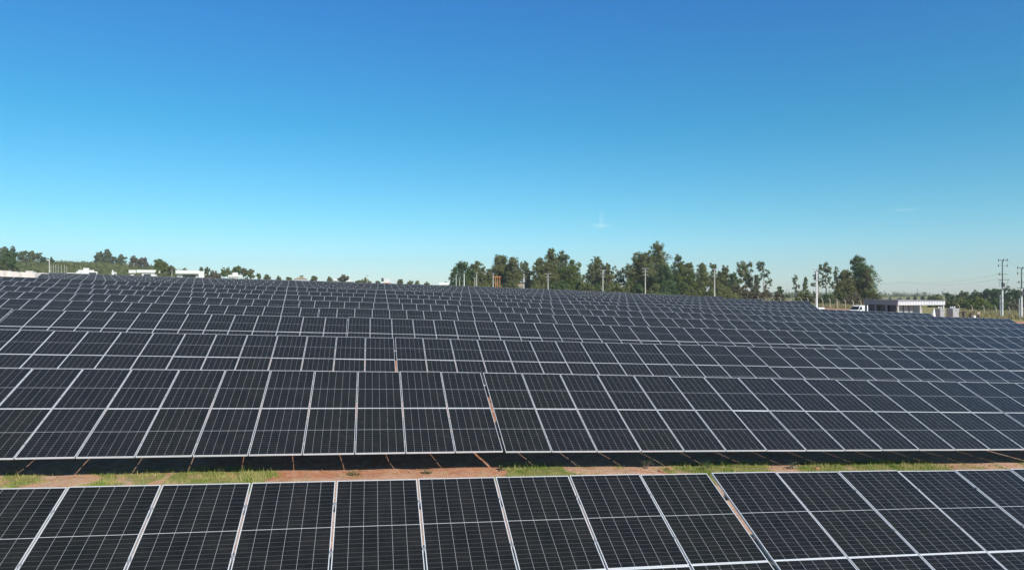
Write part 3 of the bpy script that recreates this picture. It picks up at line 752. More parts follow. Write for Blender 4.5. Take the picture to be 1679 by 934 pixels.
T('eucalyptus_tree', 1386, 441, 34, 200, 'olive gum tree forming the left half of the big tree by the van', 'leaf_olive', 'euc', 37, TL)
T('eucalyptus_tree', 1409, 419, 46, 205, 'big full gum tree standing behind the van', 'leaf_dark', 'euc', 38, TL)
T('eucalyptus_tree', 1420, 440, 26, 198, 'yellowish gum tree at the right side of the big tree', 'leaf_olive', 'euc', 39, TL)
SH = 'bushes beyond the solar field'
for (px, yt, w, d, leaf, lab) in (
    (880, 460, 40, 215, 'leaf_bush', 'dull bush under the gap left of the twin peaked clump'),
    (950, 458, 36, 215, 'leaf_bush', 'brownish bush between the twin peaked clump and the second pole'),
    (1010, 462, 44, 214, 'leaf_bush', 'olive bush below the bare white limb'),
    (1100, 464, 50, 210, 'leaf_dark', 'dark green bush at the foot of the trees right of the tallest'),
    (1045, 464, 36, 211, 'leaf_dark', 'dark bush left of the pole in front of the tallest trees'),
    (1182, 464, 62, 196, 'leaf_bush', 'large smooth olive mound bush behind the three armed pole'),
    (1150, 470, 36, 198, 'leaf_bush', 'low olive bush on the left of the big mound'),
    (1218, 462, 40, 200, 'leaf_brown', 'brownish twiggy bush right of the big olive mound'),
    (1240, 468, 34, 198, 'leaf_brown', 'brown bush below the bare stemmed gum tree'),
    (1257, 467, 18, 205, 'leaf_brown', 'small dark brown bush right of the bare stemmed gum tree'),
    (1280, 469, 28, 196, 'leaf_dark', 'rounded dark bush standing alone in the gap'),
    (1276, 476, 22, 188, 'leaf_brown', 'dry reddish bush in front of the rounded dark bush'),
    (1318, 474, 32, 190, 'leaf_bush', 'leafy bush left of the white pole'),
    (1338, 476, 22, 186, 'leaf_bush', 'olive bush directly behind the white pole'),
    (1356, 480, 26, 182, 'leaf_dark', 'dark round bush right of the white pole'),
    (1375, 468, 30, 190, 'leaf_bush', 'tall pale bush between the white pole and the big tree'),
    (1400, 478, 46, 184, 'leaf_brown', 'brownish bush at the foot of the big tree'),
    (1432, 475, 30, 188, 'leaf_bush', 'olive bush right of the big tree, above the shelter roof'),
    (775, 458, 44, 218, 'leaf_euc', 'dull green bush behind the leftmost thin poles'),
    (815, 462, 40, 216, 'leaf_euc', 'dull green bush behind the orange timber posts'),
    (905, 462, 36, 214, 'leaf_dark', 'dark bush behind the first pole with crossarms'),
    (980, 463, 34, 213, 'leaf_dark', 'dark bush behind the second pole with crossarms'),
    (752, 459, 26, 214, 'leaf_dark', 'dark bush at the left end of the tall tree line'),
    (795, 459, 34, 214, 'leaf_bush', 'olive bush between the taller pole and the orange timber posts'),
    (842, 461, 34, 213, 'leaf_euc', 'grey green bush right of the orange timber posts'),
    (925, 460, 40, 213, 'leaf_dark', 'dark bush below the bright yellow green tree'),
    (965, 464, 30, 211, 'leaf_bush', 'low olive bush left of the second pole with crossarms'),
    (1028, 461, 40, 212, 'leaf_bush', 'wide olive bush below the spreading grey green tree'),
    (1072, 463, 40, 209, 'leaf_bush', 'pale olive bush right of the pole before the tallest trees'),
    (1120, 462, 36, 208, 'leaf_dark', 'dark bush below the narrow light green tree'),
    (1203, 463, 34, 203, 'leaf_bush', 'olive bush behind the right slope of the large mound'),
    (1130, 466, 30, 207, 'leaf_bush', 'olive bush left of the large olive mound')):
    T('shrub', px, yt, w, d, lab, leaf, 'shrub', int(px) % 97, SH, cat='bush', bark='twig')
# the wood at the right
RW = 'trees of the wood at the right'
for i, (px, yt, w, d, leaf, kind, lab) in enumerate((
    (1535, 482, 26, 330, 'leaf_euc', 'broad', 'small tree at the left tip of the right hand wood'),
    (1556, 480, 26, 320, 'leaf_dark', 'broad', 'dark tree above the right end of the shelter'),
    (1578, 477, 26, 300, 'leaf_euc', 'broad', 'pointed tree in the left half of the right hand wood'),
    (1600, 476, 26, 290, 'leaf_dark', 'broad', 'dark tree behind the brightest bush of the wood'),
    (1616, 472, 24, 285, 'leaf_dark', 'broad', 'dark crown in the middle of the right hand wood'),
    (1632, 470, 24, 280, 'leaf_dark', 'broad', 'dark crown left behind the tall double armed pole'),
    (1648, 466, 26, 275, 'leaf_dark', 'broad', 'highest dark tree of the right hand wood, behind the tall pole'),
    (1666, 470, 26, 270, 'leaf_dark', 'broad', 'dark tree between the two tall steel topped poles'),
    (1686, 469, 28, 270, 'leaf_dark', 'broad', 'dark tree cut by the right edge of the picture'),
    (1712, 468, 30, 270, 'leaf_dark', 'broad', 'dark tree just outside the right edge, its twigs inside'),
    (1540, 490, 40, 225, 'leaf_bush', 'shrub', 'olive bush beside the right end of the shelter'),
    (1567, 488, 36, 222, 'leaf_bush', 'shrub', 'olive bush behind the grey outdoor cabinets'),
    (1600, 485, 48, 205, 'leaf_yel', 'shrub', 'bright green bush behind the three workers'),
    (1637, 488, 44, 215, 'leaf_dark', 'shrub', 'dark bush at the foot of the tall pole'),
    (1668, 492, 40, 205, 'leaf_brown', 'shrub', 'brownish bush between the tall poles'),
    (1700, 491, 44, 205, 'leaf_brown', 'shrub', 'brownish bush by the right edge of the picture'),
    (1620, 498, 34, 190, 'leaf_yel', 'shrub', 'low yellow green bush in front of the wood'))):
    T('broadleaf_tree' if kind == 'broad' else 'shrub', px, yt, w, d, lab, leaf, kind, i + 60, RW, cat='tree' if kind == 'broad' else 'bush', bark='bark' if kind == 'broad' else 'twig', dens=1.4)
# far specks beyond the shelter
for i, (px, yt, w, d, lab) in enumerate(((1459, 487, 4, 500, 'tiny far tree seen over the left of the shelter roof'), (1475, 488, 7, 520, 'low far tree over the shelter corner'), (1489, 486.5, 6, 480, 'taller far tree over the middle of the shelter roof'),
    (1501, 484, 6, 480, 'dark far tree right of the taller far tree'), (1513, 484, 8, 470, 'pale far tree near the right wood'), (1524, 485, 10, 430, 'far tree touching the left tip of the wood'))):
    T('distant_tree', px, yt, w, d, lab, 'leaf_blue', 'broad', 90 + i, 'far trees over the shelter roof')
# left side
LW = 'trees on the hill at the left'
for i, (px, yt, w, d, leaf, kind, lab) in enumerate((
    (17, 411, 32, 285, 'leaf_dark', 'broad', 'dense dark green tree at the left edge of the field'),
    (8, 404, 22, 420, 'leaf_blue', 'euc', 'grey green tall tree behind the dense dark tree, left one'),
    (22, 404, 18, 430, 'leaf_blue', 'thin', 'airy tree peeking over the dense dark tree'),
    (38, 410, 22, 430, 'leaf_blue', 'broad', 'hill tree right of the dense dark tree'),
    (52, 411, 22, 430, 'leaf_euc', 'broad', 'rounded hill tree, highest right of the dense dark tree'),
    (64, 415, 14, 425, 'leaf_blue', 'thin', 'open crowned hill tree left of the lamp pole'),
    (74, 421, 14, 425, 'leaf_dark', 'broad', 'dark low tree just left of the lamp pole top'),
    (84, 421, 10, 425, 'leaf_dark', 'broad', 'dark small tree just right of the lamp pole top'),
    (3, 422, 20, 300, 'leaf_olive', 'broad', 'olive tree cut by the left edge of the picture'),
    (-18, 408, 34, 330, 'leaf_dark', 'broad', 'tree left of the picture edge, twigs reaching in'),
    (163, 413, 20, 470, 'leaf_blue', 'euc', 'blue green tree at the left of the hilltop group'),
    (177, 408, 18, 470, 'leaf_blue', 'euc', 'tallest airy tree of the hilltop group'),
    (187, 421, 14, 470, 'leaf_blue', 'thin', 'open tree in the middle of the hilltop group'),
    (198, 418, 18, 470, 'leaf_blue', 'euc', 'blue green tree at the right of the hilltop group'),
    (219, 419, 16, 440, 'leaf_brown', 'broad', 'brown green tree left of the white houses'),
    (232, 421, 22, 440, 'leaf_brown', 'broad', 'greyish brown tree above the long white house'),
    (262, 424, 32, 300, 'leaf_yel', 'broad', 'bright green leafy tree beside the long white house'),
    (279, 434, 18, 320, 'leaf_olive', 'broad', 'olive tree between the two larger white houses'),
    (303, 439, 10, 420, 'leaf_blue', 'broad', 'small far tree over the flat white house'),
    (330, 438, 10, 420, 'leaf_blue', 'thin', 'far thin tree behind the right end of the flat white house'),
    (339, 438, 12, 330, 'leaf_olive', 'thin', 'thin tree right of the flat white house'),
    (352, 444, 26, 320, 'leaf_brown', 'shrub', 'brownish bush right of the flat white house'),
    (367, 438, 12, 330, 'leaf_yel', 'broad', 'small round tree left of the small white house'),
    (374, 437, 10, 335, 'leaf_euc', 'broad', 'narrow tree above the left of the small white house'),
    (387, 433, 22, 340, 'leaf_yel', 'broad', 'green tree right behind the small white house'),
    (400, 437, 16, 340, 'leaf_olive', 'broad', 'olive tree right of the small white house top'),
    (411, 440, 18, 330, 'leaf_olive', 'broad', 'olive green tree at the end of the leafy group'),
    (424, 447, 10, 320, 'leaf_yel', 'broad', 'pale small tree right of the leafy group'),
    (437, 450, 16, 310, 'leaf_olive', 'broad', 'lone rounded small tree on the crest'),
    (457, 452, 9, 320, 'leaf_blue', 'broad', 'tiny bluish tree on the crest'),
    (473, 453, 14, 310, 'leaf_dark', 'broad', 'low dark tree left of the pale roofed house'),
    (495, 449, 8, 330, 'leaf_dark', 'broad', 'small dark tree behind the pale roof'),
    (515, 452, 16, 310, 'leaf_dark', 'broad', 'dark green small tree right of the pale roofed house'),
    (541, 453, 14, 315, 'leaf_dark', 'broad', 'dark spreading tree left of the brown tree'),
    (565, 450, 26, 320, 'leaf_brown', 'broad', 'wide brownish bare tree on the crest'),
    (587, 458, 12, 320, 'leaf_euc', 'broad', 'low tree left of the thin grey pole'),
    (600, 455, 18, 315, 'leaf_dark', 'broad', 'green tree at the thin grey pole'),
    (619, 459, 12, 320, 'leaf_blue', 'broad', 'low bluish tree left of the white and red house'),
    (656, 456, 13, 305, 'leaf_dark', 'broad', 'palm like dark tree right of the white and red house'),
    (672, 459, 18, 310, 'leaf_dark', 'shrub', 'dark flat bush on the crest'),
    (684, 460, 12, 310, 'leaf_dark', 'shrub', 'dark low bush right of the flat bush'),
    (700, 461, 14, 310, 'leaf_euc', 'shrub', 'low bush left of the long white shed'),
    (729, 460, 12, 330, 'leaf_euc', 'broad', 'small tree above the long white shed'))):
    if px > 430 and leaf == 'leaf_dark': leaf = 'leaf_euc'
    T('shrub' if kind == 'shrub' else 'tree', px, yt, w, d, lab, leaf, kind, i + 120, LW, cat='bush' if kind == 'shrub' else 'tree', bark='bark', dens=1.3)
# scrub that clothes the hill: nobody could count it
def hill_scrub():
    rs = np.random.RandomState(5); V = []
    n = 3600
    px = rs.uniform(-40, 335, n); d = rs.uniform(335, 490, n)
    X = (px - CX) / F_PX * d; Y = d; Z = G(X, Y)
    for x, y, z in zip(X, Y, Z):
        w = rs.uniform(.8, 2.4); h = rs.uniform(.5, 1.8); k = 16
        p = rs.normal(size=(k, 3)) * np.array([w, w, h]) * .5 + np.array([x, y, z + h * .5]); p[:, 2] = np.maximum(p[:, 2], z)
        nr = rs.normal(size=(k, 3)); nr /= np.linalg.norm(nr, axis=1)[:, None]; ax = np.cross(nr, rs.normal(size=(k, 3))); ax /= np.linalg.norm(ax, axis=1)[:, None]; bx = np.cross(nr, ax); sz = rs.uniform(.3, .7, (k, 1))
        V.append(np.stack([p - ax * sz, p - bx * sz * .6, p + ax * sz, p + bx * sz * .6], 1))
    V = np.concatenate(V); me = bpy.data.meshes.new('scrub'); me.from_pydata(V.reshape(-1, 3).tolist(), [], np.arange(len(V) * 4).reshape(-1, 4).tolist()); me.materials.append(M['leaf_bush'])
    tag(link('scrub', me), 'olive scrub covering the hillside behind the white houses', 'scrub', kind='stuff')
hill_scrub()
def far_woods():
    rs = np.random.RandomState(15); V = []
    px = rs.uniform(1180, 1900, 420); d = rs.uniform(820, 1150, 420); X = (px - CX) / F_PX * d; Z = G(X, d)
    for x, y, z in zip(X, d, Z):
        h = rs.uniform(3, 8); w = rs.uniform(5, 14); k = 90
        p = rs.normal(size=(k, 3)) * np.array([w, w, h]) * .32 + np.array([x, y, z + h * .5]); p[:, 2] = np.maximum(p[:, 2], z)
        nr = rs.normal(size=(k, 3)) + np.array([0, 0, .4]); nr /= np.linalg.norm(nr, axis=1)[:, None]; ax = np.cross(nr, rs.normal(size=(k, 3))); ax /= np.linalg.norm(ax, axis=1)[:, None]; bx = np.cross(nr, ax); sz = rs.uniform(.6, 1.4, (k, 1))
        V.append(np.stack([p - ax * sz, p - bx * sz * .6, p + ax * sz, p + bx * sz * .6], 1))
    V = np.concatenate(V); me = bpy.data.meshes.new('far_woods'); me.from_pydata(V.reshape(-1, 3).tolist(), [], np.arange(len(V) * 4).reshape(-1, 4).tolist()); me.materials.append(M['leaf_euc'])
    tag(link('far_woods', me), 'far hazy woods along the low horizon over the shelter', 'woods', kind='stuff')
far_woods()
def dry_grass(name, label, regions, n, h0, h1, mat, seed):
    rs = np.random.RandomState(seed); V = []
    for (p0, p1, d0, d1, w) in regions:
        m = int(n * w); d = rs.uniform(d0, d1, m); px = rs.uniform(p0, p1, m); X = (px - CX) / F_PX * d; Z = G(X, d)
        cl = vnoise(X * .6, d * .6); h = rs.uniform(h0, h1, m) * (.35 + cl); a = rs.uniform(0, 2 * PI, m); wd = rs.uniform(.03, .07, m); ln = h * rs.uniform(0, .5, m); la = rs.uniform(0, 2 * PI, m)
        v = np.empty((m, 3, 3)); v[:, 0] = np.c_[X - np.cos(a) * wd, d - np.sin(a) * wd, Z - .03]; v[:, 1] = np.c_[X + np.cos(a) * wd, d + np.sin(a) * wd, Z - .03]; v[:, 2] = np.c_[X + np.cos(la) * ln, d + np.sin(la) * ln, Z + h]; V.append(v)
    V = np.concatenate(V); me = bpy.data.meshes.new(name); me.from_pydata(V.reshape(-1, 3).tolist(), [], np.arange(len(V) * 3).reshape(-1, 3).tolist()); me.materials.append(mat)
    tag(link(name, me), label, 'grass', kind='stuff')
def straw_mat():
    m, nt, b = new_mat('dry_straw'); gq = nt.nodes.new('ShaderNodeNewGeometry'); n = noise(nt, .25, 3)
    c = mixc(nt, gq.outputs['Random Per Island'], (.24, .20, .08), (.42, .34, .17)); c = mixc(nt, val(nt, 'MULTIPLY', ramp(nt, n, .45, .65), .7), c, (.14, .17, .05))
    lk(nt, c, b.inputs['Base Color']); b.inputs['Roughness'].default_value = .85; return m
M['straw'] = straw_mat()
dry_grass('dry_grass', 'tall dry yellow grass along the fences at the right', [(1190, 1425, 150, 184, 1.0), (1560, 1760, 126, 190, 1.3)], 26000, .35, 1.0, M['straw'], 9)

# ------------------------------------------------------------------ poles and power lines
def pole(name, px, ytop, d, label, arms=(), r=.13, mat='concrete', ins=True, group='concrete poles behind the field', cat='utility pole', arm_w=1.0, arm_mat='galv'):
    x, y = at(px, d); z0 = g(x, y) - .3; H = zpix(ytop, d) - z0
    e = empty(name, (x, y, z0), 0, label, cat, group)
    MB().tube([(0, 0, 0), (0, 0, H * .5), (0, 0, H)], [r * 1.25, r, r * .72], 8).build('shaft', M[mat], e, smooth=False)
    for (dz, w) in arms:
        zz = H - dz; a = MB(); a.box((-w, -r - .10, zz - .05), (w, -r - .005, zz + .05)); a.build('crossarm', M[arm_mat], e)
        if ins:
            for sx in (-.9, .0, .9):
                if abs(sx) < .1 and dz > .3: continue
                i_ = MB(); xx = sx * w; i_.tube([(xx, -r - .05, zz + .05), (xx, -r - .05, zz + .12), (xx, -r - .05, zz + .17), (xx, -r - .05, zz + .25)], [.025, .06, .045, .03], 6); i_.build('insulator', M['porcelain'], e)
    return e, x, y, z0, H
P = {}
P['a'] = pole('utility_pole', 748, 449, 205, 'thin pale pole furthest left in the tree line group', ((.3, .45),), .12)
P['b'] = pole('utility_pole', 761, 448.5, 205, 'thin white pole second from the left in the tree line group', (), .13, 'white_paint')
P['c'] = pole('utility_pole', 781.5, 446, 205, 'taller pale pole standing left of the orange timber posts', ((.2, .5),), .13)
P['d'] = pole('utility_pole', 808.5, 447, 205, 'pale pole right beside the orange timber posts', ((.3, .5), (1.3, .4)), .14)
pole('fence_pole', 753.5, 456, 200, 'short grey post with a flat head between the two leftmost poles', ((.1, .4),), .10, ins=False, group='short poles in front of the trees')
pole('fence_pole', 778.5, 455, 200, 'short grey post with a small crossarm left of the taller pale pole', ((.1, .55),), .10, ins=False, group='short poles in front of the trees')
P['e'] = pole('utility_pole', 859, 449, 215, 'pale pole with a box below its top in the first gap of the trees', ((.4, .4),), .16)
mbx = MB(); mbx.box((-.35, -.55, P['e'][4] - 2.6), (.35, -.17, P['e'][4] - 1.4)); mbx.build('transformer_box', M['grey_cab'], P['e'][0])
P['f'] = pole('utility_pole', 898.5, 448, 190, 'first pole with three crossarms, before the twin peaked trees', ((.15, .9), (1.0, .7), (1.9, .6)), .14)
P['g'] = pole('utility_pole', 988.5, 442, 190, 'second pole with three crossarms, left of the bare white limb', ((.15, .9), (1.0, .7), (1.9, .6)), .15)
P['h'] = pole('utility_pole', 1058, 439, 190, 'three armed pole in front of the tallest trees', ((.15, .95), (1.0, .85), (1.9, .75)), .15)
P['i'] = pole('utility_pole', 1171.5, 440, 182, 'three armed pole in front of the large olive mound', ((.15, .95), (1.1, .85), (2.1, .75)), .17)
x, y = at(1339, 137); P['j'] = pole('utility_pole', 1339, 442, 137, 'thick white pole with two short crossarms beside the dirt road', ((.12, .75), (2.0, .62)), .17, 'white_paint', True, None)
bx = MB(); bx.box((-.9, -.75, 0), (1.25, .75, .32)); o = bx.build('concrete_footing', M['white_paint']); o.location = (x, y, g(x, y) - .04); bevel(o, .06); tag(o, 'flat white concrete footing around the base of the white pole', 'footing')
P['l1'] = pole('lamp_pole', 81, 425.5, 190, 'pale lone pole with a lamp head above the beige block stacks', (), .16, 'concrete', False, None)
lm = MB(); lm.box((-.65, -.12, P['l1'][4] - .25), (.05, .12, P['l1'][4] - .02)); lm.build('lamp_head', M['white_paint'], P['l1'][0])
pole('utility_pole', 602, 450.5, 250, 'thin grey pole standing at the green tree on the crest', ((.2, .5),), .12)
pole('utility_pole', 282, 440, 260, 'thin pole left of the flat white house', (), .09)
pole('utility_pole', 132.5, 436, 280, 'thin mast standing by the stepped white house', (), .07)
pole('radio_mast', 1504, 473, 700, 'very thin far mast over the shelter roof', (), .22, 'steel_dark', False, None, 'mast')
# tall steel-topped double poles at the right
def big_pole(px, ytop, d, label, mirror=1):
    x, y = at(px, d); z0 = g(x, y) - .3; H = zpix(ytop, d) - z0
    e = empty('power_pole', (x, y, z0), R(-8), label, 'power pole', 'tall power poles at the right')
    MB().tube([(0, 0, 0), (0, 0, H * .30), (0, 0, H * .60)], [.165, .15, .125], 10).build('concrete_shaft', M['white_paint'], e)
    MB().tube([(0, 0, H * .60 + .003), (0, 0, H - .4)], [.10, .075], 8).build('steel_shaft', M['steel_dark'], e)
    MB().tube([(-.34 * mirror, .1, 0), (-.34 * mirror, .1, H * .41)], [.11, .085], 8).build('service_pipe', M['grey_cab'], e)
    for (dz, xs, w) in ((.35, 0, .78), (2.95, -.1, .85), (3.95, .1, .95)):
        MB().box((xs - w, -.25, H - dz - .045), (xs + w, -.165, H - dz + .045)).build('crossarm', M['steel_dark'], e)
    for (dz, xx) in ((.35, -.75), (.35, .1), (.35, .72), (1.35, -.78), (1.35, .72), (2.95, -.55)):
        MB().tube([(xx, -.21, H - dz - .26), (xx, -.21, H - dz - .05), (xx, -.21, H - dz + .1), (xx, -.21, H - dz + .3)], [.03, .075, .075, .03], 6).build('insulator', M['porcelain'], e)
        if dz == 1.35: MB().box((min(xx, 0), -.24, H - dz - .02), (max(xx, 0), -.18, H - dz + .02)).build('bracket', M['steel_dark'], e)
    for (xx, sw) in ((-.7, .18), (.9, -.3), (-.35, .1)):
        MB().tube([(xx, -.22, H - 4.0), (xx + sw * .3, -.22, H - 4.4), (xx + sw, -.22, H - 5.0), (xx + sw * .2, -.15, H - 5.3)], .025, 5).build('jumper_cable', M['steel_dark'], e)
    MB().box((-.22, -.45, H - 5.3), (.22, -.15, H - 4.55)).build('switch_box', M['steel_dark'], e)
    return e, x, y, z0, H
B1 = big_pole(1643.5, 423.5, 131, 'tall power pole with a steel top, left one of the pair at the right')
B2 = big_pole(1675, 436, 128, 'tall power pole with a steel top, cut by the right edge of the picture')
def cable(pts, label, rad=.012, sag=.6):
    mb = MB(); Q = []
    for a, b in zip(pts[:-1], pts[1:]):
        a, b = Vector(a), Vector(b)
        for i in range(12):
            t = i / 12; p = a.lerp(b, t); p.z -= sag * 4 * t * (1 - t); Q.append(p)
    Q.append(Vector(pts[-1])); mb.tube(Q, rad, 4); o = mb.build('power_cable', M['cable'])
    return tag(o, label, 'cable', 'overhead cables')
def top(k, dz=.0, dx=.0): e, x, y, z0, H = P[k]; return (x + dx, y - .2, z0 + H - dz)
cable([top('a', .1), top('b', .1)], 'pale cable between the two leftmost poles of the tree line', .012, .15)
cable([top('c', .0), top('d', .0)], 'upper pale cable between the taller pole and the pole by the orange posts', .014, .15)
cable([top('c', 1.5), top('d', 1.5)], 'lower pale cable between the taller pole and the pole by the orange posts', .014, .2)
cable([top('f', .0, .8), top('g', .0, .8), top('h', .0, .8), top('i', .0, .8)], 'long thin cable linking the four poles with three crossarms', .009, .9)
for dz, dx, nm in ((2.8, -.5, 'upper'), (3.8, -.7, 'lower')):
    cable([(B1[1] + dx, B1[2] - .2, B1[3] + B1[4] - dz), (*at(1485, 210), zpix(459 + dz, 210)), (*at(1300, 420), zpix(468, 420))], '%s faint cable running left from the left tall power pole' % nm, .010, 1.0)
cable([(B1[1] + .7, B1[2] - .2, B1[3] + B1[4] - .1), (B2[1] - .7, B2[2] - .2, B2[3] + B2[4] - .1)], 'short cable joining the two tall power poles', .010, .3)
cable([(P['l1'][1], 190, P['l1'][3] + P['l1'][4] - .1), (*at(33, 190), zpix(426, 190))], 'pale cable running left from the lone lamp pole to the dense tree', .03, .05)

# orange timber frame
x, y = at(816, 200); zb = g(x, y); e = empty('timber_frame', (x, y, zb), 0, 'orange timber post frame with a crossbeam beside the pole group', 'timber frame')
zt = zpix(453.5, 200) - zb
for px in (812.5, 815.7, 819.4):
    xx = at(px, 200)[0] - x; MB().box((xx - .09, -.1, -.2), (xx + .09, .1, zt - .12)).build('post', M['wood_orange'], e)
MB().box((at(808.5, 200)[0] - x, -.13, zt - .117), (at(821.5, 200)[0] - x, .13, zt + .1)).build('crossbeam', M['wood_orange'], e)
MB().box((at(812.5, 200)[0] - x + .093, -.05, zt * .62), (at(815.7, 200)[0] - x - .093, .05, zt * .62 + .16)).build('brace', M['wood_orange'], e)
# low red-roofed shed in the first tree gap
def house(name, px0, px1, ytop, d, label, parts, depth=7, mat='plaster', group='white houses at the left'):
    """parts: boxes in metres (x0,x1 as fractions of the width, z0,z1 as fractions of the height, depth offset)"""
    (xa, y), (xb, _) = at(px0, d), at(px1, d); x = (xa + xb) / 2; w = (xb - xa) * math.cos(math.atan2(x, y)); zb = g(x, y) - .3; H = zpix(ytop, d) - zb
    e = empty(name, (x, y, zb), math.atan2(-x, y), label, 'house', group)
    for (f0, f1, z0, z1, nm, m, y0, y1) in parts:
        MB().box((-w / 2 + f0 * w, y0, z0 * H), (-w / 2 + f1 * w, y1, z1 * H)).build(nm, M[m], e)
    return e, w, H
house('shed', 849, 858, 465.5, 214, 'low reddish shed tucked under the first gap in the trees', [(0, 1, 0, .8, 'wall', 'brick', 0, 3), (-.06, 1.06, .803, 1, 'roof', 'roof_tile', -.3, 3.3)], group=None)
house('white_house', 109, 162, 439, 285, 'stepped white house with a tower block on its roof, furthest left', [(.30, .96, 0, .66, 'wall', 'plaster', 0, 8), (.52, .70, .663, 1, 'tower', 'plaster', 1, 5), (.36, .86, .663, .80, 'upper_wall', 'plaster', .5, 7), (0, .297, 0, .52, 'wing', 'plaster', 1, 8), (.70, .93, .40, .56, 'window', 'glass', -.05, -.003)])
house('white_house', 183, 191, 442.5, 290, 'tiny white house between the stepped and the long white houses', [(0, 1, 0, .75, 'wall', 'plaster', 0, 4), (.1, .35, .753, 1, 'chimney', 'plaster', .5, 1.2), (.55, .85, .35, .6, 'window', 'glass', -.05, -.003)])
house('white_house', 211, 223, 442.5, 300, 'small flat white house left of the bright green tree', [(.25, .75, 0, .62, 'wall', 'plaster', 0, 4), (0, 1, .623, 1, 'roof_slab', 'plaster', -.8, 4.5)])
house('white_house', 224, 263, 442.3, 295, 'long low white house beside the bright green tree', [(.22, .86, 0, .63, 'wall', 'plaster', .6, 7), (0, 1, .66, 1, 'parapet', 'plaster', 0, 8), (.22, .86, .633, .657, 'painted_shadow_gap', 'dark', .7, 7), (.3, .6, .25, .5, 'window', 'glass', .54, .597)])  # dark strip paints the shade in the gap under the parapet
house('white_house', 288, 335, 443, 295, 'wide flat white house with a long dark window', [(.05, .80, 0, .62, 'wall', 'plaster', .7, 8), (0, .84, .623, 1, 'roof_slab', 'plaster', -.8, 8.5), (.80, 1, .0, .92, 'side_block', 'plaster', -.9, 7), (.25, .70, .22, .52, 'window', 'glass', .64, .697)])
house('white_house', 374, 398, 446.8, 285, 'small white house with a raised middle block under green trees', [(.15, .72, 0, .55, 'wall', 'plaster', .5, 6), (0, 1, .553, .76, 'roof_slab', 'plaster', 0, 6.5), (.3, .68, .763, 1, 'upper_block', 'plaster', .8, 4), (.25, .45, .2, .42, 'window', 'glass', .44, .497)])
def gable_house(px0, px1, ytop, d, label, m='roof_tile'):
    (xa, y), (xb, _) = at(px0, d), at(px1, d); x = (xa + xb) / 2; w = (xb - xa) * math.cos(math.atan2(x, y)); zb = g(x, y) - .3; H = zpix(ytop, d) - zb
    e = empty('gabled_house', (x, y, zb), math.atan2(-x, y), label, 'house', 'white houses at the left')
    MB().box((-w * .45, 0, 0), (w * .45, 6, H * .74)).build('wall', M['plaster'], e)
    MB().prism([(-w * .5, H * .745), (w * .5, H * .745), (0, H)], -.4, 6.4).build('roof', M[m], e)
    MB().box((-w * .15, -.05, H * .35), (w * .12, -.003, H * .6)).build('window', M['glass'], e)
gable_house(481, 505, 453.5, 300, 'house with a pale low pitched roof on the crest')
gable_house(545, 555, 456, 300, 'small white gabled house left behind the brown tree', 'plaster')
gable_house(566, 580, 457.5, 305, 'pale house half hidden by the brown tree', 'plaster')
e, w, H = house('white_house', 626, 641, 454.5, 285, 'tall white house with red stripes and a dark water tank', [(.25, 1, 0, .55, 'wall', 'plaster', 0, 6), (.18, 1, .553, .60, 'red_band', 'wood_orange', -.1, 6.1), (.28, .85, .603, .88, 'upper_wall', 'plaster', .3, 5), (.0, .22, .0, .68, 'side_wall', 'plaster', .8, 5), (.45, .65, .25, .45, 'window', 'wood_orange', -.05, -.003)])
MB().tube([(-w * .42, 1.5, H * .69), (-w * .42, 1.5, H * .96)], [.5, .45], 10).build('water_tank', M['steel_dark'], e)
house('white_shed', 720, 747, 463, 285, 'long low white shed with a flat roof at the left end of the trees', [(.1, 1, 0, .78, 'wall', 'plaster', .3, 6), (0, .94, .783, 1, 'roof_slab', 'white_paint', 0, 6.5), (.3, .8, .4, .6, 'window', 'glass', .24, .297)])

# beige block stacks at the left edge
for i, (p0, p1, yt, d, lab) in enumerate(((-14, 5, 443, 112, 'beige block stack cut by the left edge of the picture'), (6, 18.5, 443.5, 113, 'beige block stack second from the left edge'), (19, 31, 445.5, 113, 'low beige block stack left of the tall mound of blocks'),
    (32, 57, 443.5, 114, 'largest beige block stack with a rounded top'), (58, 72, 447, 116, 'low beige block stack right of the largest one'), (73, 97, 448, 170, 'pale low block stack at the foot of the lamp pole'))):
    (xa, y), (xb, _) = at(p0, d), at(p1, d); x = (xa + xb) / 2; w = xb - xa; zb = g(x, y) - .2; H = zpix(yt, d) - zb; q = random.Random(i)
    mb = MB(); nc = max(3, int(w / .45)); cw = w / nc; nr = max(2, int(H / .5))
    for c in range(nc):
        t = (c + .5) / nc * 2 - 1; hc = H * (1 - (.14 * t * t if i == 3 else .0)) - q.choice((0, 0, 0, .1, .2))
        for k in range(2):
            mb.box((-w / 2 + c * cw + .012, k * .6 + .01 + q.uniform(0, .04), 0), (-w / 2 + (c + 1) * cw - .012, (k + 1) * .6 - .01, hc - q.uniform(0, .06)))
    o = mb.build('block_stack', M['brick']); o.location = (x, y, zb); tag(o, lab, 'block stack', 'stacks of beige blocks at the left edge')
# thin pale posts right of the lamp pole
e = empty('post_fence', (*at(95, 200), g(*at(95, 200))), 0, 'row of thin pale posts right of the lamp pole', 'fence')
for px, yt in ((83.5, 435), (87.5, 434.5), (91.5, 433.5), (95.5, 435), (100.5, 434.5), (106, 434.5), (109.5, 437)):
    xx, yy = at(px, 200); z = g(xx, yy) - .2; MB().tube([(xx - e.location.x, 0, z - e.location.z), (xx - e.location.x, 0, zpix(yt, 200) - e.location.z)], [.07, .055], 6).build('post', M['concrete'], e)
for k in range(3):
    a = at(83.5, 200); b = at(109.5, 200); zz = zpix(436.5 + k * 3, 200) - e.location.z; MB().tube([(a[0] - e.location.x, -.09, zz), (b[0] - e.location.x, -.09, zz - .1)], .012, 4).build('wire', M['cable'], e)

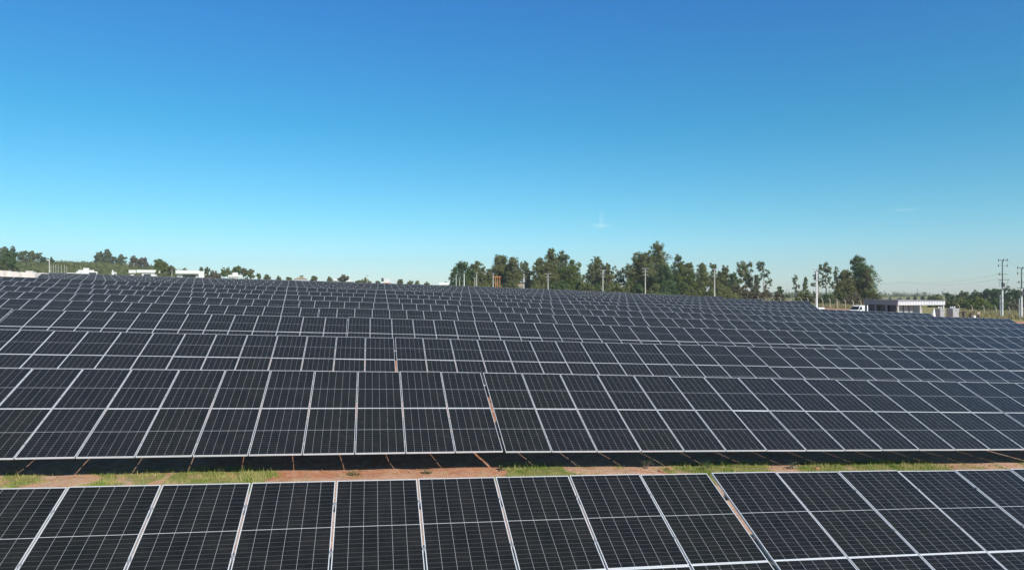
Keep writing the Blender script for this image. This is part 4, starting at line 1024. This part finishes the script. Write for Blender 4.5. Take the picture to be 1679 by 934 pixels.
# ------------------------------------------------------------------ fences with bent concrete posts
def bent_fence(label, posts):
    x0, y0 = at(*posts[0]); e = empty('wire_fence', (x0, y0, g(x0, y0)), 0, label, 'fence', 'wire fences with bent posts')
    tops = []
    for (px, d) in posts:
        x, y = at(px, d); z = g(x, y) - .2; b = Vector((x, y, z)) - e.location
        MB().tube([b, b + Vector((0, 0, 1.75)), b + Vector((-.10, -.02, 2.0)), b + Vector((-.34, -.05, 2.3))], [.085, .075, .07, .06], 6).build('post', M['fence_conc'], e)
        tops.append(b)
    for h in (.5, .9, 1.3, 1.7, 2.1):
        mb = MB(); mb.tube([t + Vector((0 if h < 2 else -.2, -.09, h)) for t in tops], .008, 4); mb.build('wire', M['cable'], e)
bent_fence('wire fence with bent concrete posts behind the red dirt road', [(1244, 168), (1256, 166), (1268, 164), (1280, 162), (1291, 160), (1302, 158), (1314, 156), (1325, 154), (1337, 152), (1349, 150), (1361, 148.5), (1373, 147), (1386, 145), (1399, 143), (1412, 141), (1426, 139)])
bent_fence('wire fence with bent posts in dry grass behind the workers', [(1573, 139), (1594, 138), (1613.5, 137), (1633, 136), (1655.5, 134), (1679, 132), (1704, 130)])

# ------------------------------------------------------------------ inverter shelter
cx_, cy_ = at(1472, 112); zg = g(cx_, cy_) - .05
sh = empty('inverter_shelter', (cx_, cy_, zg), A12, 'open steel shelter with a white corrugated fascia and shade-grey side beside the field', 'shelter')
FW, SD = 8.8, 7.6; ZT = zpix(491.2, 112) - zg; ZB = zpix(500.2, 112) - zg
MB().box((-.1, -.1, -.15), (FW + .1, SD, .12)).build('floor_slab', M['concrete'], sh)
def corr_panel(x0, x1, y, z0, z1, pitch=.30, dep=.10):
    mb = MB(); n = int((x1 - x0) / pitch); P0 = []
    for i in range(n):
        a = x0 + i * pitch; P0 += [(a, 0), (a + pitch * .35, 0), (a + pitch * .5, -dep), (a + pitch * .85, -dep)]
    P0.append((x1, 0))
    for (xa, da), (xb, db) in zip(P0[:-1], P0[1:]):
        mb.quad((xa, y + da, z0), (xb, y + db, z0), (xb, y + db, z1), (xa, y + da, z1)); mb.quad((xa, y + .06, z1), (xb, y + .06, z1), (xb, y + .06, z0), (xa, y + .06, z0))
        mb.quad((xa, y + da, z1), (xb, y + db, z1), (xb, y + .06, z1), (xa, y + .06, z1)); mb.quad((xa, y + da, z0), (xa, y + .06, z0), (xb, y + .06, z0), (xb, y + db, z0))
    return mb
corr_panel(0, FW, -.05, ZB, ZT - .22).build('front_fascia', M['corr'], sh, fix=False)
corr_panel(-SD, 0, 0, ZB, ZT - .10, .25, .03).build('side_fascia', M['grey_and_shade_panel'], sh, fix=False).rotation_euler = (0, 0, R(-90))  # side turned from the sun: its shade is put into the grey colour
rf = MB(); rf.prism([(-.12, ZT - .215), (FW + .12, ZT - .215), (FW + .12, ZT - .14), (-.12, ZT - .02)], -.2, SD + .1); rf.build('roof', M['grey_and_shade_panel'], sh)
for (xx, yy) in ((.13, .17), (4.3, .17), (8.62, .17), (.13, SD - .2), (8.62, SD - .2), (.13, 2.6), (.13, 5.0)):
    MB().box((xx - .12, yy - .12, .125), (xx + .12, yy + .12, ZB + .3)).build('column', M['concrete' if yy < 1 else 'grey_and_shade_panel'], sh)
MB().box((.3, 6.9, .125), (8.4, 7.1, ZT - .3)).build('rear_wall', M['grey_and_shade_panel'], sh)
MB().box((4.75, 4.2, .125), (8.35, 4.35, ZB + .25)).build('partition_wall', M['grey_cab'], sh)
for y0 in (.7, 2.9, 5.2):
    d_ = MB().box((.42, y0, .125), (.50, y0 + 1.5, ZB - .05)).build('dark_door', M['dark_door'], sh)
    MB().box((.37, y0 + .1, 1.1), (.417, y0 + .16, 1.3)).build('handle', M['galv'], d_)
def cabinet(px, d, w, h, dep, label, rz=A12, bushings=0, group='grey electrical cabinets', top_h=None):
    x, y = at(px, d); z = g(x, y); e = empty('electrical_cabinet', (x, y, z), rz, label, 'cabinet', group)
    b = MB().box((-w / 2, -dep / 2, .12), (w / 2, dep / 2, h)).build('body', M['grey_cab'], e); bevel(b, .02)
    MB().box((-w / 2 + .05, -dep / 2 + .05, -.1), (w / 2 - .05, dep / 2 - .05, .117)).build('plinth', M['dark'], e)
    dr = MB().box((-w / 2 + .06, -dep / 2 - .028, .2), (w / 2 - .06, -dep / 2 - .003, h - .1)).build('door', M['grey_cab'], e)
    MB().box((w / 2 - .16, -dep / 2 - .06, h * .5), (w / 2 - .12, -dep / 2 - .031, h * .5 + .18)).build('handle', M['steel_dark'], dr)
    MB().box((-.09, -dep / 2 - .04, h * .78), (.09, -dep / 2 - .031, h * .78 + .16)).build('meter_window', M['dark'], dr)
    for k in range(bushings):
        xx = -w / 2 + w * (k + .5) / bushings
        MB().tube([(xx, 0, h + .002), (xx, 0, h + .12), (xx, 0, h + .2), (xx, 0, h + .35)], [.06, .13, .07, .03], 8).build('bushing', M['white_paint'], e)
    return e
# inverters inside the shelter, standing on the slab
for i, (xx, lab) in enumerate(((1.5, 'grey inverter cabinet inside the shelter, left of three'), (2.55, 'grey inverter cabinet inside the shelter, middle of three'), (3.6, 'grey inverter cabinet inside the shelter, right of three'))):
    p = sh.matrix_basis @ Vector((xx, 1.6, 0)); e = cabinet(1480, 112, .82, 2.35, .7, lab, A12, 0, 'inverters inside the shelter')
    w_ = Matrix.Translation((cx_, cy_, zg)) @ Matrix.Rotation(A12, 4, 'Z') @ Vector((xx, 1.5, .24)); e.location = w_
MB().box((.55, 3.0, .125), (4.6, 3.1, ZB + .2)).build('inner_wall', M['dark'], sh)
cabinet(1541, 110, 1.0, 1.8, .9, 'grey transformer cabinet behind the right shelter column', R(20), 2, 'grey outdoor cabinets by the shelter')
cabinet(1534, 113.5, .5, 1.5, .7, 'slim dark grey cabinet left of the transformer cabinet', R(20), 0, 'grey outdoor cabinets by the shelter')
cabinet(1562, 111, 1.3, 1.85, 1.1, 'wide grey transformer cabinet standing clear right of the shelter', R(20), 3, 'grey outdoor cabinets by the shelter')
x, y = at(1530, 107.5); z = g(x, y)
tp = MB(); tp.tube([(0, 0, 0), (.04, 0, .9), (.12, 0, 1.75), (.15, 0, 1.95)], [.42, .30, .10, .03], 7); o = tp.build('white_sack', M['cloth_white'], smooth=True); o.location = (x, y, z); tag(o, 'white pointed sack standing at the end of the row by the cabinets', 'sack')

# ------------------------------------------------------------------ van
def van():
    x, y = at(1407, 124); z = g(x, y)
    e = empty('van', (x, y, z - .02), R(180 + 33), 'small white van with a dark windscreen parked left of the shelter', 'van'); e.scale = (.97, .97, .97)
    # x forward, y left
    prof = [(2.15, .32), (2.18, .62), (2.08, .88), (1.25, 1.06), (.62, 1.72), (.35, 1.83), (-1.9, 1.86), (-2.08, 1.7), (-2.12, .5), (-2.08, .32)]
    sect = []
    mb = MB(); hw = .86
    n = len(prof)
    def inset(zv): return .02 + max(0, zv - 1.0) * .13
    for sgn in (1, -1):
        mb.v += [(px, sgn * (hw - inset(pz)), pz) for px, pz in prof]
    mb.f.append(tuple(range(n))); mb.f.append(tuple(range(2 * n - 1, n - 1, -1))); mb.mi += [0, 0]
    for i in range(n):
        j = (i + 1) % n; mb.f.append((i, n + i, n + j, j)); mb.mi.append(0)
    b = mb.build('body', M['white_paint'], e); bevel(b, .05, 3)
    # windscreen, side windows, lights, bumper, doors
    def slab(name, pts, mat, th, nrm, parent=e):
        m2 = MB(); nn = Vector(nrm).normalized(); A = [Vector(p) + nn * .004 for p in pts]; B = [p + nn * th for p in A]; k = len(A); m2.v = [tuple(p) for p in A + B]
        m2.f = [tuple(range(k - 1, -1, -1)), tuple(range(k, 2 * k))] + [(i, (i + 1) % k, k + (i + 1) % k, k + i) for i in range(k)]; m2.mi = [0] * (k + 2); return m2.build(name, M[mat], parent)
    slab('windscreen', [(1.2, -.74, 1.10), (1.2, .74, 1.10), (.66, .68, 1.68), (.66, -.68, 1.68)], 'glass', .012, (.66, 0, .63))
    for s in (1, -1):
        slab('side_window', [(1.0, s * .825, 1.12), (.1, s * .825, 1.12), (.1, s * .755, 1.66), (.60, s * .755, 1.66)], 'glass', .012, (0, s, .13))
        slab('door', [(1.05, s * .845, .45), (-.05, s * .845, .45), (-.05, s * .845, 1.02), (1.05, s * .845, 1.02)], 'white_paint', .012, (0, s, 0))
        slab('headlight', [(2.10, s * .45, .70), (2.10, s * .80, .70), (2.02, s * .80, .88), (2.02, s * .5, .88)], 'lamp', .06, (1, 0, .2))
        mr = MB().box((.95, s * .88 - .09, 1.08), (1.08, s * .88 + .09, 1.28)).build('mirror', M['dark'], e)
        for xx in (1.35, -1.35):
            wh = MB(); wh.tube([(xx, s * .66, .31), (xx, s * .885, .31)], .31, 20); w_ = wh.build('wheel', M['rubber'], e)
            rm = MB(); rm.tube([(xx, s * .887, .31), (xx, s * .90, .31)], .19, 16); rm.build('rim', M['grey_cab'], w_)
    MB().box((2.12, -.82, .28), (2.26, .82, .52)).build('bumper', M['dark'], e)
    slab('grille', [(2.165, -.4, .60), (2.165, .4, .60), (2.11, .4, .78), (2.11, -.4, .78)], 'dark', .02, (1, 0, .3))
    for s in (1, -1): slab('tail_light', [(-2.11, s * .62, .8), (-2.11, s * .80, .8), (-2.095, s * .76, 1.2), (-2.095, s * .60, 1.2)], 'wood_orange', .02, (-1, 0, 0))
van()

# ------------------------------------------------------------------ people
def person(px, d, rz, label, J, shirt, trousers, skin_h=1.0, hat=None):
    x, y = at(px, d); z = g(x, y)
    e = empty('person', (x, y, z), rz, label, 'person', 'workers behind the field')
    # joints (x right, y forward, z up) with radii
    V = [Vector(J[k]) for k in ('pelvis', 'waist', 'chest', 'neck')]
    names = ['pelvis', 'waist', 'chest', 'neck', 'headlow', 'headtop']; rad = [.135, .125, .15, .06, .085, .09]
    E_ = [(0, 1), (1, 2), (2, 3), (3, 4), (4, 5)]
    for s in ('l', 'r'):
        b = len(names); names += [s + k for k in ('hip', 'knee', 'ankle', 'toe', 'shoulder', 'elbow', 'wrist', 'palm')]; rad += [.095, .065, .045, .035, .062, .045, .032, .035]
        E_ += [(0, b), (b, b + 1), (b + 1, b + 2), (b + 2, b + 3), (2, b + 4), (b + 4, b + 5), (b + 5, b + 6), (b + 6, b + 7)]
        for f in range(4):
            c = len(names); names += [s + 'f%d' % f]; rad += [.011]; E_ += [(b + 7, c)]
        c = len(names); names += [s + 'thumb']; rad += [.012]; E_ += [(b + 7, c)]
    pos = []
    for nme in names:
        if nme in J: pos.append(Vector(J[nme])); continue
        s = nme[0]; pal = Vector(J[s + 'palm']); wr = Vector(J[s + 'wrist']); dr = (pal - wr).normalized(); sd = dr.cross(Vector((0, 1, 0))); sd = sd.normalized() if sd.length > .1 else Vector((0, 0, 1))
        if 'thumb' in nme: pos.append(pal + sd * .055 + dr * .02)
        else:
            f = int(nme[-1]); pos.append(pal + dr * (.085, .095, .09, .07)[f] + sd * (.03 - .02 * f) + Vector((0, .02, 0)))
    me = bpy.data.meshes.new('body'); me.from_pydata([tuple(p) for p in pos], E_, [])
    o = link('body', me, e); sk = o.modifiers.new('skin', 'SKIN'); sk.use_smooth_shade = True
    for i, sv in enumerate(me.skin_vertices[0].data): sv.radius = (rad[i], rad[i] * (.8 if names[i] in ('chest', 'waist', 'pelvis') else 1)); sv.use_root = i == 0
    sb = o.modifiers.new('sub', 'SUBSURF'); sb.levels = 1; sb.render_levels = 1
    # convert to a plain mesh so clothes can be told apart by face
    dg = bpy.context.evaluated_depsgraph_get(); m2 = bpy.data.meshes.new_from_object(o.evaluated_get(dg)); o.modifiers.clear(); o.data = m2
    m2.materials.clear()
    for k in (shirt, trousers, 'skin', 'hair', 'rubber'): m2.materials.append(M[k])
    P_ = {n_: p for n_, p in zip(names, pos)}
    groups = {'chest': 0, 'waist': 0, 'lshoulder': 0, 'rshoulder': 0, 'lelbow': 0, 'relbow': 0, 'pelvis': 1, 'lhip': 1, 'rhip': 1, 'lknee': 1, 'rknee': 1, 'lankle': 4, 'rankle': 4, 'ltoe': 4, 'rtoe': 4}
    for p in m2.polygons:
        c = p.center; k = min(P_, key=lambda q_: (P_[q_] - c).length); p.material_index = groups.get(k, 2)
    hd = (Vector(J['headtop']) - Vector(J['headlow'])).normalized(); ht = Vector(J['headtop'])
    bm = bmesh.new(); bmesh.ops.create_uvsphere(bm, u_segments=14, v_segments=9, radius=.112, matrix=Matrix.Translation(ht - hd * .0 + Vector((0, -.018, .025)))); hm = bpy.data.meshes.new('hair'); bm.to_mesh(hm); bm.free(); hm.materials.append(M[hat or 'hair']); hm.polygons.foreach_set('use_smooth', [True] * len(hm.polygons)); link('hair' if not hat else 'cap', hm, e)
    fwd = Vector((0, 1, 0)); mid = Vector(J['headlow']).lerp(ht, .55)
    for s in (-1, 1):
        MB().tube([mid + Vector((s * .035, .082, .0)), mid + Vector((s * .035, .094, 0))], [.013, .008], 6).build('eye', M['dark'], e)
        MB().tube([mid + Vector((s * .088, 0, -.02)), mid + Vector((s * .103, -.01, .01))], [.022, .018], 6).build('ear', M['skin'], e)
    MB().tube([mid + Vector((0, .083, .0)), mid + Vector((0, .115, -.035))], [.010, .016], 6).build('nose', M['skin'], e)
    MB().box(tuple(mid + Vector((-.022, .078, -.075))), tuple(mid + Vector((.022, .09, -.067)))).build('mouth', M['roof_tile'], e)
    return e, x, y, z
def stand(arms):
    J = dict(pelvis=(0, 0, .93), waist=(0, 0, 1.08), chest=(0, 0, 1.28), neck=(0, .0, 1.46), headlow=(0, .02, 1.54), headtop=(0, .02, 1.65))
    for s, q_ in (('l', -1), ('r', 1)):
        J.update({s + 'hip': (.1 * q_, 0, .86), s + 'knee': (.11 * q_, .02, .48), s + 'ankle': (.12 * q_, -.01, .08), s + 'toe': (.14 * q_, .14, .035), s + 'shoulder': (.185 * q_, 0, 1.38)})
        J.update({s + k: v for k, v in arms[s].items()})
    return J
down = lambda q_: dict(elbow=(.25 * q_, .0, 1.10), wrist=(.26 * q_, .08, .86), palm=(.26 * q_, .10, .78))
bent = lambda q_: dict(elbow=(.26 * q_, .02, 1.10), wrist=(.16 * q_, .24, 1.06), palm=(.12 * q_, .31, 1.07))
person(1579.5, 112, R(150), 'worker in dark clothes standing beside the wide grey cabinet', stand({'l': bent(-1), 'r': down(1)}), 'cloth_dark', 'cloth_blue')
J = dict(pelvis=(0, -.15, .88), waist=(0, -.06, 1.02), chest=(0, .17, 1.12), neck=(0, .34, 1.20), headlow=(0, .40, 1.25), headtop=(0, .46, 1.34))
for s, q_ in (('l', -1), ('r', 1)):
    J.update({s + 'hip': (.1 * q_, -.13, .82), s + 'knee': (.13 * q_, .02, .46), s + 'ankle': (.13 * q_, -.06, .08), s + 'toe': (.15 * q_, .09, .035), s + 'shoulder': (.18 * q_, .25, 1.15), s + 'elbow': (.22 * q_, .38, .92), s + 'wrist': (.15 * q_, .55, .90), s + 'palm': (.12 * q_, .62, .90)})
pe, pxx, pyy, pzz = person(1591.5, 111, R(-75), 'worker in dark clothes bending forward over a white bag', J, 'cloth_dark', 'cloth_dark')
o = MB(); o.tube([(0, 0, 0), (0, 0, .35), (0, 0, .75), (0, 0, .9)], [.20, .26, .22, .08], 9); o = o.build('white_bag', M['cloth_white'], smooth=True); o.location = (pxx + .62, pyy + .12, pzz); tag(o, 'white bag on the ground in front of the bending worker', 'bag')
person(1604.5, 112, R(190), 'worker in a pale shirt standing right of the bending one', stand({'l': down(-1), 'r': bent(1)}), 'cloth_pale', 'cloth_blue')
